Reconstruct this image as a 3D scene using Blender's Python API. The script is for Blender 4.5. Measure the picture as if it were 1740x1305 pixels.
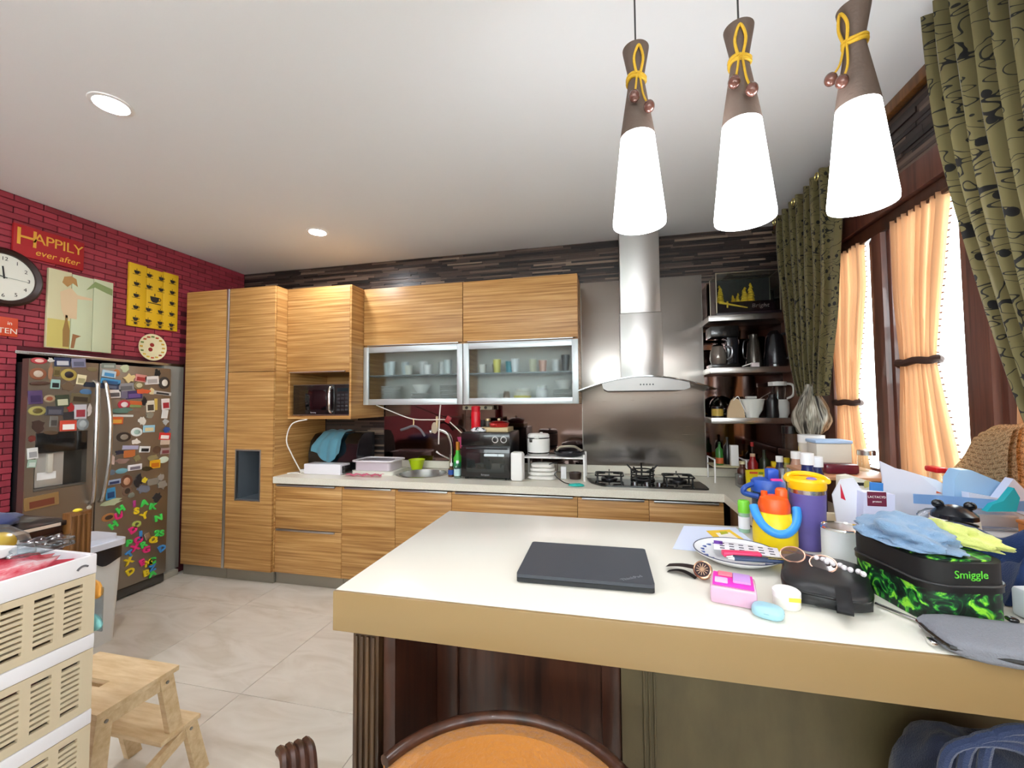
import bpy, bmesh, math, random
from mathutils import Vector, Matrix, noise
for o in list(bpy.data.objects): bpy.data.objects.remove(o)
SC = bpy.context.scene
COL = SC.collection
PI = math.pi
# ------------------------------------------------------------------ camera
FPX, YAW, PITCH, ROLL, HC = 706.86, math.radians(12.95), math.radians(2.501), math.radians(-0.453), 1.517
FW = Vector((-math.sin(YAW)*math.cos(PITCH), math.cos(YAW)*math.cos(PITCH), math.sin(PITCH)))
R0 = Vector((math.cos(YAW), math.sin(YAW), 0)); U0 = R0.cross(FW)
RT = R0*math.cos(ROLL)+U0*math.sin(ROLL); UP = -R0*math.sin(ROLL)+U0*math.cos(ROLL)
CAMP = Vector((0, 0, HC))
cam = bpy.data.cameras.new('camera'); camo = bpy.data.objects.new('camera', cam); COL.objects.link(camo)
cam.sensor_width = 36; cam.lens = FPX/1740*36; cam.clip_start = .02
camo.matrix_world = Matrix(((RT.x, UP.x, -FW.x, 0), (RT.y, UP.y, -FW.y, 0), (RT.z, UP.z, -FW.z, HC), (0, 0, 0, 1)))
SC.camera = camo
# ------------------------------------------------------------------ world, exposure
w = bpy.data.worlds.new('world'); SC.world = w; w.use_nodes = True
w.node_tree.nodes['Background'].inputs[0].default_value = (.90, .95, 1, 1)
w.node_tree.nodes['Background'].inputs[1].default_value = 7.5
SC.view_settings.view_transform = 'Standard'; SC.view_settings.look = 'None'
SC.view_settings.exposure = 1.15; SC.view_settings.gamma = 1; SC.view_settings.use_curve_mapping = False
PENDANT_E, DOWN_E = 9, 150
# ------------------------------------------------------------------ pixel rays
def ray(u, v): return FW*FPX+RT*(u-870)-UP*(v-652.5)
def onx(u, v, x): d = ray(u, v); return CAMP+d*(x/d.x)
def ony(u, v, y): d = ray(u, v); return CAMP+d*(y/d.y)
def onz(u, v, z): d = ray(u, v); return CAMP+d*((z-HC)/d.z)
def mpp(p): return (Vector(p)-CAMP).dot(FW)/FPX          # metres per pixel there
# ------------------------------------------------------------------ materials
def lin(c):
    f = lambda x: x/12.92 if x <= .04045 else ((x+.055)/1.055)**2.4
    return tuple(f(x/255) for x in c)+(1,)
MATS = {}
def new_mat(name):
    m = bpy.data.materials.new(name); m.use_nodes = True
    return m, m.node_tree.nodes, m.node_tree.links, m.node_tree.nodes['Principled BSDF']
def mat(c, rough=.5, metal=0, coat=0, trans=0, emit=0, var=0, alpha=1, sheen=0, bump=0, bscale=200):
    key = (tuple(c), rough, metal, coat, trans, emit, var, alpha, sheen, bump, bscale)
    if key in MATS: return MATS[key]
    m, N, L, b = new_mat('m_%d_%d_%d' % tuple(c))
    b.inputs['Base Color'].default_value = lin(c)
    b.inputs['Roughness'].default_value = rough; b.inputs['Metallic'].default_value = metal
    b.inputs['Coat Weight'].default_value = coat; b.inputs['Transmission Weight'].default_value = trans
    b.inputs['Sheen Weight'].default_value = sheen
    b.inputs['Alpha'].default_value = alpha
    if emit: b.inputs['Emission Color'].default_value = lin(c); b.inputs['Emission Strength'].default_value = emit
    if var:
        oi = N.new('ShaderNodeObjectInfo'); hv = N.new('ShaderNodeHueSaturation'); mr = N.new('ShaderNodeMapRange')
        mr.inputs[3].default_value = 1-var; mr.inputs[4].default_value = 1+var
        L.new(oi.outputs['Random'], mr.inputs[0]); L.new(mr.outputs[0], hv.inputs['Value'])
        hv.inputs['Color'].default_value = lin(c); L.new(hv.outputs[0], b.inputs['Base Color'])
    if bump:
        nz = N.new('ShaderNodeTexNoise'); nz.inputs['Scale'].default_value = bscale; bp = N.new('ShaderNodeBump')
        tc = N.new('ShaderNodeTexCoord'); L.new(tc.outputs['Object'], nz.inputs['Vector'])
        bp.inputs['Strength'].default_value = bump; bp.inputs['Distance'].default_value = .004
        L.new(nz.outputs[0], bp.inputs['Height']); L.new(bp.outputs[0], b.inputs['Normal'])
    MATS[key] = m; return m
def ramp(N, stops):
    r = N.new('ShaderNodeValToRGB'); e = r.color_ramp.elements
    while len(e) < len(stops): e.new(.5)
    for k, (p, c) in zip(e, stops): k.position = p; k.color = lin(c) if max(c) > 1.01 or len(c) == 3 else c
    return r
def grain(name, stops, scale, rough=.45, coat=0, bump=.06, detail=6, metal=0, rand=True, coord='Object'):
    m, N, L, b = new_mat(name)
    tc = N.new('ShaderNodeTexCoord'); mp = N.new('ShaderNodeMapping'); nz = N.new('ShaderNodeTexNoise')
    mp.inputs['Scale'].default_value = scale
    nz.inputs['Scale'].default_value = 1; nz.inputs['Detail'].default_value = detail; nz.inputs['Roughness'].default_value = .6
    L.new(tc.outputs[coord], mp.inputs[0])
    if rand:
        oi = N.new('ShaderNodeObjectInfo'); ad = N.new('ShaderNodeVectorMath'); ad.operation = 'ADD'
        sc = N.new('ShaderNodeMath'); sc.operation = 'MULTIPLY'; sc.inputs[1].default_value = 37
        L.new(oi.outputs['Random'], sc.inputs[0]); L.new(mp.outputs[0], ad.inputs[0]); L.new(sc.outputs[0], ad.inputs[1])
        L.new(ad.outputs[0], nz.inputs['Vector'])
    else: L.new(mp.outputs[0], nz.inputs['Vector'])
    r = ramp(N, stops); L.new(nz.outputs[0], r.inputs[0]); L.new(r.outputs[0], b.inputs['Base Color'])
    b.inputs['Roughness'].default_value = rough; b.inputs['Coat Weight'].default_value = coat; b.inputs['Metallic'].default_value = metal
    if bump:
        bp = N.new('ShaderNodeBump'); bp.inputs['Strength'].default_value = bump; bp.inputs['Distance'].default_value = .003
        L.new(nz.outputs[0], bp.inputs['Height']); L.new(bp.outputs[0], b.inputs['Normal'])
    return m
WOOD = grain('zebrano_laminate', [(.30, (146, 98, 46)), (.5, (188, 140, 80)), (.70, (218, 175, 116))], (1.3, 1.3, 62), .42, 0, .03)
DARKWOOD = grain('dark_stained_wood', [(.3, (36, 18, 11)), (.6, (72, 40, 26))], (30, 30, 2.2), .38, .2)
BROWNWOOD = grain('brown_wood', [(.3, (84, 52, 22)), (.65, (128, 84, 40))], (40, 40, 2.5), .45, .1)
REDWOOD = grain('red_brown_frame_wood', [(.3, (58, 30, 24)), (.65, (104, 62, 48))], (35, 35, 2), .38, .2)
PALEWOOD = grain('pale_birch', [(.3, (204, 172, 124)), (.7, (232, 208, 168))], (6, 38, 38), .5)
OLIVEWOOD = grain('olive_panel', [(.3, (72, 62, 40)), (.7, (96, 84, 56))], (8, 8, 3), .5)
STEEL = mat((205, 203, 200), .27, 1)
def aniso(name, c, rough, rot, an=.85):
    m, N, L, b = new_mat(name); b.inputs['Base Color'].default_value = lin(c); b.inputs['Metallic'].default_value = 1; b.inputs['Roughness'].default_value = rough
    b.inputs['Anisotropic'].default_value = an; b.inputs['Anisotropic Rotation'].default_value = rot; tg = N.new('ShaderNodeTangent'); tg.direction_type = 'RADIAL'; tg.axis = 'Z'; L.new(tg.outputs[0], b.inputs['Tangent']); return m
STEELV = aniso('steel_brushed_chimney', (205, 203, 200), .34, 0.25)
STEELD = mat((150, 146, 140), .33, 1); CHROME = mat((225, 225, 225), .08, 1)
ALU = mat((205, 208, 210), .35, 1); BLACK = mat((14, 14, 15), .25, 0, .4); BLACKM = mat((22, 22, 24), .6)
WHITE = mat((238, 238, 236), .4); CREAM = mat((226, 220, 204), .35); GOLD = mat((214, 170, 40), .3, 1)
CLEAR = None
def glassy(name, c=(255, 255, 255), rough=0, mixf=.12, tint=1.0):
    m, N, L, b = new_mat(name); N.remove(b); out = N['Material Output']
    tr = N.new('ShaderNodeBsdfTransparent'); gl = N.new('ShaderNodeBsdfGlossy'); mx = N.new('ShaderNodeMixShader'); lw = N.new('ShaderNodeLayerWeight'); lw.inputs[0].default_value = .5
    tr.inputs[0].default_value = lin(c); gl.inputs['Roughness'].default_value = .05+rough
    pw = N.new('ShaderNodeMath'); pw.operation = 'POWER'; pw.inputs[1].default_value = 4; ma = N.new('ShaderNodeMath'); ma.operation = 'MULTIPLY_ADD'; ma.inputs[1].default_value = .5; ma.inputs[2].default_value = mixf
    L.new(lw.outputs['Facing'], pw.inputs[0]); L.new(pw.outputs[0], ma.inputs[0]); L.new(ma.outputs[0], mx.inputs[0]); L.new(tr.outputs[0], mx.inputs[1]); L.new(gl.outputs[0], mx.inputs[2])
    L.new(mx.outputs[0], out.inputs[0]); return m
CLEAR = glassy('clear_glass', (244, 248, 246), 0, .04)
PLAS = glassy('clear_plastic', (226, 232, 236), .15, .13)
def milky(name, c, tr=.5):
    m, N, L, b = new_mat(name); out = N['Material Output']
    t = N.new('ShaderNodeBsdfTransparent'); mx = N.new('ShaderNodeMixShader'); b.inputs['Base Color'].default_value = lin(c); b.inputs['Roughness'].default_value = .25
    mx.inputs[0].default_value = tr; L.new(b.outputs[0], mx.inputs[1]); L.new(t.outputs[0], mx.inputs[2]); L.new(mx.outputs[0], out.inputs[0]); return m
def cloth_mat(name, c, bump=.5, scale=400):
    m = mat(c, .9, sheen=.3, bump=bump, bscale=scale); return m
# ------------------------------------------------------------------ mesh builder
class G:
    def __init__(s): s.b = bmesh.new(); s.uv = None; s.soft = False
    def box(s, x0, x1, y0, y1, z0, z1, bev=0, seg=2):
        r = bmesh.ops.create_cube(s.b, size=1); vs = r['verts']
        for v in vs: v.co = Vector((x0+(v.co.x+.5)*(x1-x0), y0+(v.co.y+.5)*(y1-y0), z0+(v.co.z+.5)*(z1-z0)))
        if bev:
            es = list({e for v in vs for e in v.link_edges})
            bmesh.ops.bevel(s.b, geom=es, offset=bev, segments=seg, affect='EDGES', profile=.5)
        return s
    def cbox(s, c, d, bev=0): return s.box(c[0]-d[0]/2, c[0]+d[0]/2, c[1]-d[1]/2, c[1]+d[1]/2, c[2]-d[2]/2, c[2]+d[2]/2, bev)
    def lathe(s, prof, cx=0, cy=0, n=28, sx=1, sy=1, closed=False):
        rings = []
        for r, z in prof:
            if r < 1e-6: rings.append([s.b.verts.new((cx, cy, z))])
            else: rings.append([s.b.verts.new((cx+sx*r*math.cos(2*PI*i/n), cy+sy*r*math.sin(2*PI*i/n), z)) for i in range(n)])
        for a, c in zip(rings, rings[1:]):
            if len(a) == 1 and len(c) == 1: continue
            for i in range(n):
                j = (i+1) % n
                if len(a) == 1: s.b.faces.new((a[0], c[j], c[i]))
                elif len(c) == 1: s.b.faces.new((a[i], a[j], c[0]))
                else: s.b.faces.new((a[i], a[j], c[j], c[i]))
        for rg, fl in ((rings[0], True), (rings[-1], False)):
            if len(rg) > 1 and not closed:
                try: s.b.faces.new(list(reversed(rg)) if fl else rg)
                except ValueError: pass
        return s
    def cyl(s, x, y, z0, z1, r0, r1=None, n=24): return s.lathe([(r0, z0), (r0 if r1 is None else r1, z1)], x, y, n)
    def cup(s, r0, r1, z0, z1, t=.004, cx=0, cy=0, n=28, sx=1, sy=1):       # open vessel with a wall
        return s.lathe([(0, z0), (r0, z0), (r1, z1), (r1-t, z1), (max(r0-t, .001), z0+t), (0, z0+t)], cx, cy, n, sx, sy)
    def tube(s, pts, r, n=8, cap=True, close=False):
        pts = [Vector(p) for p in pts]; m = len(pts)
        rr = r if isinstance(r, (list, tuple)) else [r]*m
        rings = []; nrm = None
        for i, p in enumerate(pts):
            a = pts[(i-1) % m] if (i or close) else p; c = pts[(i+1) % m] if (i < m-1 or close) else p
            t = (c-a).normalized()
            if nrm is None:
                nrm = t.orthogonal().normalized()
            else:
                nrm = nrm-t*nrm.dot(t)
                nrm = nrm.normalized() if nrm.length > 1e-6 else t.orthogonal().normalized()
            bn = t.cross(nrm)
            rings.append([s.b.verts.new(p+(nrm*math.cos(2*PI*k/n)+bn*math.sin(2*PI*k/n))*rr[i]) for k in range(n)])
        prs = list(zip(rings, rings[1:]))+([(rings[-1], rings[0])] if close else [])
        for a, c in prs:
            for k in range(n):
                j = (k+1) % n
                s.b.faces.new((a[k], a[j], c[j], c[k]))
        if cap and not close: s.b.faces.new(list(reversed(rings[0]))); s.b.faces.new(rings[-1])
        return s
    def prism(s, poly, a, b_, ax='z'):           # polygon in the two other axes, swept from a to b_ along ax
        f = {'z': lambda p, h: (p[0], p[1], h), 'y': lambda p, h: (p[0], h, p[1]), 'x': lambda p, h: (h, p[0], p[1])}[ax]
        lo = [s.b.verts.new(f(p, a)) for p in poly]; hi = [s.b.verts.new(f(p, b_)) for p in poly]
        n = len(poly); s.b.faces.new(lo); s.b.faces.new(list(reversed(hi)))
        for i in range(n): j = (i+1) % n; s.b.faces.new((lo[i], hi[i], hi[j], lo[j]))
        return s
    def sph(s, c, r, n=16, m=10):
        if not isinstance(r, (tuple, list)): r = (r, r, r)
        prof = [(math.sin(PI*i/m), -math.cos(PI*i/m)) for i in range(m+1)]
        k = len(s.b.verts); s.lathe([(max(a, 0), z) for a, z in prof], 0, 0, n)
        s.b.verts.ensure_lookup_table()
        for v in s.b.verts[k:]: v.co = Vector((c[0]+v.co.x*r[0], c[1]+v.co.y*r[1], c[2]+v.co.z*r[2]))
        return s
    def sheet(s, fn, nu, nv, thick=0):           # fn(u,v)->point, with uv
        if s.uv is None: s.uv = s.b.loops.layers.uv.new('UVMap')
        gr = [[s.b.verts.new(fn(i/nu, j/nv)) for i in range(nu+1)] for j in range(nv+1)]
        fs = []
        for j in range(nv):
            for i in range(nu):
                f = s.b.faces.new((gr[j][i], gr[j][i+1], gr[j+1][i+1], gr[j+1][i])); fs.append(f)
                for l, (a, c) in zip(f.loops, ((i, j), (i+1, j), (i+1, j+1), (i, j+1))): l[s.uv].uv = (a/nu, c/nv)
        if thick: bmesh.ops.solidify(s.b, geom=fs, thickness=thick)
        return s
    def lump(s, c, r, seed=0, amp=.15, freq=3, n=30, m=18, flat=.0, sq=2.0):  # wrinkled closed blob resting at z=c[2]
        s.soft = True; k = len(s.b.verts); s.sph((0, 0, 0), 1, n, m); s.b.verts.ensure_lookup_table()
        for v in s.b.verts[k:]:
            p = v.co.copy()
            if sq != 2:
                q = (abs(p.x)**sq+abs(p.y)**sq+abs(p.z)**sq)**(1/sq); p = p/max(q, 1e-6)
            d = 1+amp*(noise.noise(p*freq+Vector((seed*7.3, seed*3.1, seed)))+.5*noise.noise(p*freq*2.3+Vector((seed, 5, 9))))
            p = p*d; z = p.z*r[2]
            if p.z < 0: z *= flat
            v.co = Vector((c[0]+p.x*r[0], c[1]+p.y*r[1], c[2]+z+(flat*r[2]*.9 if flat else 0)))
        return s
    def xf(s, mtx, start=0):
        s.b.verts.ensure_lookup_table()
        for v in s.b.verts[start:]: v.co = mtx @ v.co
        return s
    def mesh(s, name, smooth=None):
        bmesh.ops.recalc_face_normals(s.b, faces=s.b.faces)
        me = bpy.data.meshes.new(name); s.b.to_mesh(me); s.b.free()
        if smooth is not None:
            try: me.shade_smooth()
            except Exception:
                for p in me.polygons: p.use_smooth = True
            try: me.set_sharp_from_angle(angle=smooth)
            except Exception: pass
        return me
def part(name, g, m, parent=None, smooth=.7, label=None, loc=None, rot=None, kind=None):
    me = g.mesh(name, 2.8 if g.soft else smooth) if isinstance(g, G) else g
    if m is not None and not me.materials: me.materials.append(m)
    o = bpy.data.objects.new(name, me); COL.objects.link(o)
    if parent: o.parent = parent
    if loc: o.location = loc
    if rot: o.rotation_euler = rot
    if label: o['label'] = label
    if kind: o['kind'] = kind
    return o
def thing(name, label, cat, loc=(0, 0, 0), rz=0, group=None, rot=None):
    o = bpy.data.objects.new(name, None); COL.objects.link(o); o.empty_display_size = .05
    o.location = loc; o.rotation_euler = rot or (0, 0, rz); o['label'] = label; o['category'] = cat
    if group: o['group'] = group
    return o
def one(name, label, cat, g, m, loc=(0, 0, 0), rz=0, group=None, smooth=.7, rot=None, kind=None):
    o = part(name, g, m, None, smooth); o.location = loc; o.rotation_euler = rot or (0, 0, rz); o['label'] = label; o['category'] = cat
    if group: o['group'] = group
    if kind: o['kind'] = kind
    return o
def struct(name, g, m, parent=None, smooth=.5, label=None):
    o = part(name, g, m, parent, smooth)
    if parent is None: o['kind'] = 'structure'
    if label: o['label'] = label
    return o
def structroot(name, loc=(0, 0, 0), label=None):
    o = bpy.data.objects.new(name, None); COL.objects.link(o); o['kind'] = 'structure'; o.location = loc
    if label: o['label'] = label
    return o
def copy_tree(o, parent=None):
    c = o.copy(); COL.objects.link(c); c.parent = parent
    for ch in list(o.children): copy_tree(ch, c)
    return c
def textmesh(txt, size, depth=.0015, align='CENTER', shear=0, space=1, bold=0):
    cu = bpy.data.curves.new('t', 'FONT'); cu.body = txt; cu.size = size; cu.extrude = depth/2; cu.align_x = align; cu.align_y = 'CENTER'; cu.shear = shear; cu.space_character = space; cu.offset = bold
    cu.resolution_u = 3
    o = bpy.data.objects.new('t', cu); COL.objects.link(o)
    dg = bpy.context.evaluated_depsgraph_get(); me = bpy.data.meshes.new_from_object(o.evaluated_get(dg))
    bpy.data.objects.remove(o); bpy.data.curves.remove(cu)
    return me
def text(txt, size, m, parent, loc, rot, name='lettering', **k):
    me = textmesh(txt, size, **k); me.materials.clear(); me.materials.append(m)
    return part(name, me, None, parent, None, loc=loc, rot=rot)
RX = (PI/2, 0, 0)                # text standing, read from -y
RLW = (PI/2, 0, PI/2)            # text on the left wall, read from +x
def bez(p0, p1, p2, p3, n=12):
    p0, p1, p2, p3 = map(Vector, (p0, p1, p2, p3)); out = []
    for i in range(n+1):
        t = i/n; out.append(p0*(1-t)**3+p1*3*t*(1-t)**2+p2*3*t*t*(1-t)+p3*t**3)
    return out
def spline(pts, n=6):
    P_ = [Vector(p) for p in pts]; out = []
    for i in range(len(P_)-1):
        a = P_[max(i-1, 0)]; b = P_[i]; c = P_[i+1]; d = P_[min(i+2, len(P_)-1)]
        for k in range(n):
            t = k/n
            out.append(.5*((2*b)+(c-a)*t+(2*a-5*b+4*c-d)*t*t+(3*b-a-3*c+d)*t**3))
    out.append(P_[-1]); return out
def rrect(w, d, r, n=5, cx=0, cy=0):
    out = []
    for qx, qy, a0 in ((1, 1, 0), (-1, 1, PI/2), (-1, -1, PI), (1, -1, 1.5*PI)):
        for k in range(n+1):
            a = a0+PI/2*k/n; out.append((cx+qx*(w/2-r)+r*math.cos(a), cy+qy*(d/2-r)+r*math.sin(a)))
    return out
# ================================================================== the room
XL, XR, YB, YR, H = -3.82, 1.36, 3.708, -3.0, 2.927
rnd = random.Random(4)
# floor: grout bed and separate marble tiles
m, N, L, b = new_mat('floor_marble')
tc = N.new('ShaderNodeTexCoord'); oi = N.new('ShaderNodeObjectInfo'); ad = N.new('ShaderNodeVectorMath'); ad.operation = 'ADD'
mp = N.new('ShaderNodeMapping'); mp.inputs['Scale'].default_value = (1.2, 3.2, 1); nz = N.new('ShaderNodeTexNoise'); nz.inputs['Scale'].default_value = 1.6; nz.inputs['Detail'].default_value = 8; nz.inputs['Distortion'].default_value = 1.4
sc = N.new('ShaderNodeMath'); sc.operation = 'MULTIPLY'; sc.inputs[1].default_value = 50
L.new(tc.outputs['Object'], mp.inputs[0]); L.new(oi.outputs['Random'], sc.inputs[0]); L.new(mp.outputs[0], ad.inputs[0]); L.new(sc.outputs[0], ad.inputs[1]); L.new(ad.outputs[0], nz.inputs['Vector'])
r = ramp(N, [(.3, (202, 192, 176)), (.45, (214, 206, 193)), (.6, (221, 214, 202)), (.75, (208, 199, 184))]); L.new(nz.outputs[0], r.inputs[0]); L.new(r.outputs[0], b.inputs['Base Color']); b.inputs['Roughness'].default_value = .22
FLOORM = m
floor = struct('floor', G().box(XL-.75, XR+.15, YR-.1, YB+.1, -.1, -.003), mat((150, 142, 130), .8))
TS = .8; tme = G().box(-TS/2+.0015, TS/2-.0015, -TS/2+.0015, TS/2-.0015, -.012, 0, .0008, 1).mesh('tile')
tme.materials.append(FLOORM)
for i in range(-3, 5):
    for j in range(-7, 3):
        x, y = -1.905+TS*(i-.5), 1.872+TS*(j+.5)
        if x-TS/2 > XR or y-TS/2 > YB or x+TS/2 < XL-.7: continue
        part('tile', tme, None, floor, loc=(x, y, 0))
# ceiling
struct('ceiling', G().box(XL-.1, XR+.15, YR-.1, YB+.1, H, H+.1), mat((234, 237, 239), .75))
# back wall
struct('wall_back', G().box(XL-.1, XR+.15, YB, YB+.12, 0, H), mat((60, 50, 46), .6))
RW0, RW1, RWZ0, RWZ1 = -3.3, 1.0, 1.72, 2.5             # unseen high window band, added to brighten the room from behind
struct('wall_rear', G().box(XL-.1, RW0, YR-.12, YR, 0, H).box(RW1, XR+.15, YR-.12, YR, 0, H).box(RW0, RW1, YR-.12, YR, 0, RWZ0).box(RW0, RW1, YR-.12, YR, RWZ1, H), mat((206, 196, 178), .8))
rw = structroot('window_8'); g = G(); t_ = .05
for a, c in ((RW0, RW0+t_), ((RW0+RW1)/2-t_/2, (RW0+RW1)/2+t_/2), (RW1-t_, RW1)): g.box(a, c, YR-.09, YR-.03, RWZ0, RWZ1)
for a, c in ((RW0+t_, (RW0+RW1)/2-t_/2), ((RW0+RW1)/2+t_/2, RW1-t_)):
    g.box(a, c, YR-.09, YR-.03, RWZ0, RWZ0+t_).box(a, c, YR-.09, YR-.03, RWZ1-t_, RWZ1)
    part('pane', G().box(a, c, YR-.063, YR-.057, RWZ0+t_, RWZ1-t_), CLEAR, rw)
part('window_frame', g, REDWOOD, rw)
# left wall of red brick, with the refrigerator alcove
NY0, NY1, NZ = 1.945, 3.06, 1.868
wl = structroot('wall_left')
MORT = mat((84, 24, 34), .85)
g = G(); xi = XL-.01
g.box(xi-.1, xi, 1.6, NY0, 0, H).box(xi-.1, xi, NY0, NY1, NZ, H).box(xi-.1, xi, NY1, YB, 0, H)
part('mortar_bed', g, MORT, wl)
# the stretch behind the photographer: brick by material
m, N, L, b = new_mat('red_brick_far'); tc = N.new('ShaderNodeTexCoord'); sp = N.new('ShaderNodeSeparateXYZ'); cb = N.new('ShaderNodeCombineXYZ'); bt = N.new('ShaderNodeTexBrick')
L.new(tc.outputs['Object'], sp.inputs[0]); L.new(sp.outputs[1], cb.inputs[0]); L.new(sp.outputs[2], cb.inputs[1]); L.new(cb.outputs[0], bt.inputs[0])
bt.inputs['Color1'].default_value = lin((150, 48, 62)); bt.inputs['Color2'].default_value = lin((128, 38, 52)); bt.inputs['Mortar'].default_value = lin((84, 24, 34))
bt.inputs['Scale'].default_value = 1; bt.inputs['Brick Width'].default_value = .15; bt.inputs['Row Height'].default_value = .042; bt.inputs['Mortar Size'].default_value = .004
L.new(bt.outputs[0], b.inputs['Base Color']); b.inputs['Roughness'].default_value = .7
part('brick_stretch', G().box(xi-.1, xi+.004, YR, 1.6, 0, H), m, wl)
BR = mat((152, 50, 64), .62, var=.22, bump=.5, bscale=60)
BH, BL = .042, .15
cand = []
for r_ in range(70):
    z0 = H-BH*(r_+1)
    if z0 < .5: break
    y = 1.45+(.075 if r_ % 2 else 0)
    while y < YB:
        y0, y1 = y+.003, y+BL-.003; y += BL
        y0, y1 = max(y0, 1.602), min(y1, YB-.004)
        if y1-y0 < .02: continue
        zt, zb = z0+BH-.004, z0
        zm = (zt+zb)/2
        segs = [(y0, y1)]
        if zb < NZ+.016:
            segs = [s_ for s_ in ((y0, min(y1, NY0)), (max(y0, NY1), y1)) if s_[1]-s_[0] > .02]
        for a, c in segs:
            if a > 3.0 and zt < 2.44: continue
            P_ = Vector((XL, (a+c)/2, zm)); d = P_-CAMP
            u = 870+FPX*d.dot(RT)/d.dot(FW); v = 652.5-FPX*d.dot(UP)/d.dot(FW)
            cand.append((0 if (u > -14 and v < 880) else 1, d.length, a, c, zb, zt))
cand.sort(); rest = G(); nb = 0; cache = {}
for vis, dd, a, c, zb, zt in cand:
    if nb < 300 and vis == 0:
        k = (round(c-a, 3), rnd.randrange(3)); t = (.007, .009, .011)[k[1]]
        if k not in cache:
            mm = G().box(0, t+.004, -(c-a)/2, (c-a)/2, -(zt-zb)/2, (zt-zb)/2, .003, 1).mesh('brick'); mm.materials.append(BR); cache[k] = mm
        part('brick', cache[k], None, wl, loc=(xi-.004, (a+c)/2, (zt+zb)/2)); nb += 1
    else: rest.box(xi-.004, xi+.008, a, c, zb, zt, .003, 1)
part('brick_course', rest, BR, wl, kind='stuff')
# alcove lining, steel edge trim
GREY = mat((150, 148, 140), .5); GREYD = mat((70, 68, 66), .6)
g = G(); g.box(xi-.75, xi-.72, NY0-.03, NY1+.03, 0, NZ+.03).box(xi-.72, xi-.1, NY0-.03, NY0, 0, NZ+.03).box(xi-.72, xi-.1, NY1, NY1+.03, 0, NZ+.03).box(xi-.72, xi-.1, NY0, NY1, NZ, NZ+.03)
part('alcove_lining', g, GREYD, wl)
part('alcove_trim', G().box(xi, xi+.016, NY0-.012, NY1, NZ-.002, NZ+.02, .002), STEEL, wl)
part('filler_panel', G().box(xi-.5, xi+.01, 2.885, NY1, .05, NZ-.004), GREY, wl)
part('kerb', G().box(xi-.02, xi+.055, 2.90, 3.025, 0, .05, .004), mat((170, 165, 150), .5), wl)
# strip cladding: thin glossy wood-look strips, far too fine to count
tones = [mat(c, .35) for c in ((46, 36, 33), (74, 60, 53), (102, 85, 74), (32, 26, 25), (132, 114, 98))]
def strips(name, parent, u0, u1, z0, z1, place, seed, hmin=.011, hmax=.022, lmin=.12, lmax=.5):
    r_ = random.Random(seed); g = G(); z = z0
    while z < z1-.004:
        h = min(r_.uniform(hmin, hmax), z1-z); u = u0
        while u < u1-.001:
            l = min(r_.uniform(lmin, lmax), u1-u); k = len(g.b.faces); t = r_.uniform(.003, .014)
            g.box(*place(u+.0006, u+l-.0006, t), z+.0005, z+h-.0005)
            g.b.faces.ensure_lookup_table(); mi = r_.choices(range(5), (4, 4, 3, 4, 1.2))[0]
            for f in g.b.faces[k:]: f.material_index = mi
            u += l
        z += h
    me = g.mesh(name)
    for t in tones: me.materials.append(t)
    o = part(name, me, None, parent); o['kind'] = 'stuff'; return o
wb = bpy.data.objects['wall_back']
onback = lambda a, c, t: (a, c, YB-t, YB+.001)
strips('strip_cladding', wb, XL, XR, 2.50, H-.002, onback, 1)
strips('strip_cladding', wb, -2.784, -2.14, .97, 1.46, onback, 2)
# ------------------------------------------------------------------ right wall with narrow windows
WZ0, WZ1 = 1.14, 2.37
OPN = [(2.50-.56*k, 2.83-.56*k) for k in range(0, 10)]  # openings out of view are added to let in more daylight
g = G(); TH = .03
g.box(XR, XR+TH, YR, YB, 0, WZ0).box(XR, XR+TH, YR, YB, WZ1, H)
edges = sorted([e for o in OPN for e in o]); prev = YR
for a, c in sorted(OPN): g.box(XR, XR+TH, prev, a, WZ0, WZ1); prev = c
g.box(XR, XR+TH, prev, YB, WZ0, WZ1)
wr = struct('wall_right', g, mat((120, 84, 66), .6))
strips('strip_cladding', wr, 1.0, YB-.016, 2.53, 2.865, lambda a, c, t: (XR-t, XR+.001, a, c), 3, .014, .026)
trim = 0
def trimpiece(g, m=REDWOOD):
    global trim
    trim += 1; return struct('trim_%d' % trim, g, m)
trimpiece(G().box(XR-.04, XR, YR, YB-.016, 2.868, H-.001, .008), BROWNWOOD)
trimpiece(G().box(XR-.075, XR, YR, YB-.016, 2.40, 2.525, .006))                       # head rail
trimpiece(G().box(XR-.05, XR, YR, YB-.016, 2.33, 2.398, .005), DARKWOOD)
trimpiece(G().box(XR-.06, XR, YR, YB-.016, WZ0-.05, WZ0, .006))                        # sill rail
for k, (a, c) in enumerate(OPN[:7]):
    nm = k+1
    fr = structroot('window_%d' % nm)
    t = .016; g = G()
    g.box(XR+.002, XR+.026, a, a+t, WZ0, WZ1).box(XR+.002, XR+.026, c-t, c, WZ0, WZ1).box(XR+.002, XR+.026, a+t, c-t, WZ0, WZ0+t).box(XR+.002, XR+.026, a+t, c-t, WZ1-t, WZ1)
    part('window_frame', g, REDWOOD, fr)
    part('pane', G().box(XR+.012, XR+.016, a+t, c-t, WZ0+t, WZ1-t), CLEAR, fr)
for k in range(8):                                                                      # stepped wooden posts between the windows
    hi = OPN[k][0]; lo = hi-.23; cm = (hi+lo)/2
    prof = [(lo-.002, XR), (lo-.002, XR-.018), (lo+.035, XR-.018), (lo+.045, XR-.034), (lo+.07, XR-.034), (lo+.08, XR-.052), (hi-.08, XR-.052), (hi-.07, XR-.034), (hi-.045, XR-.034), (hi-.035, XR-.018), (hi+.002, XR-.018), (hi+.002, XR)]
    trimpiece(G().prism([(x_, y_) for y_, x_ in prof], WZ0, 2.33))
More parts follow.
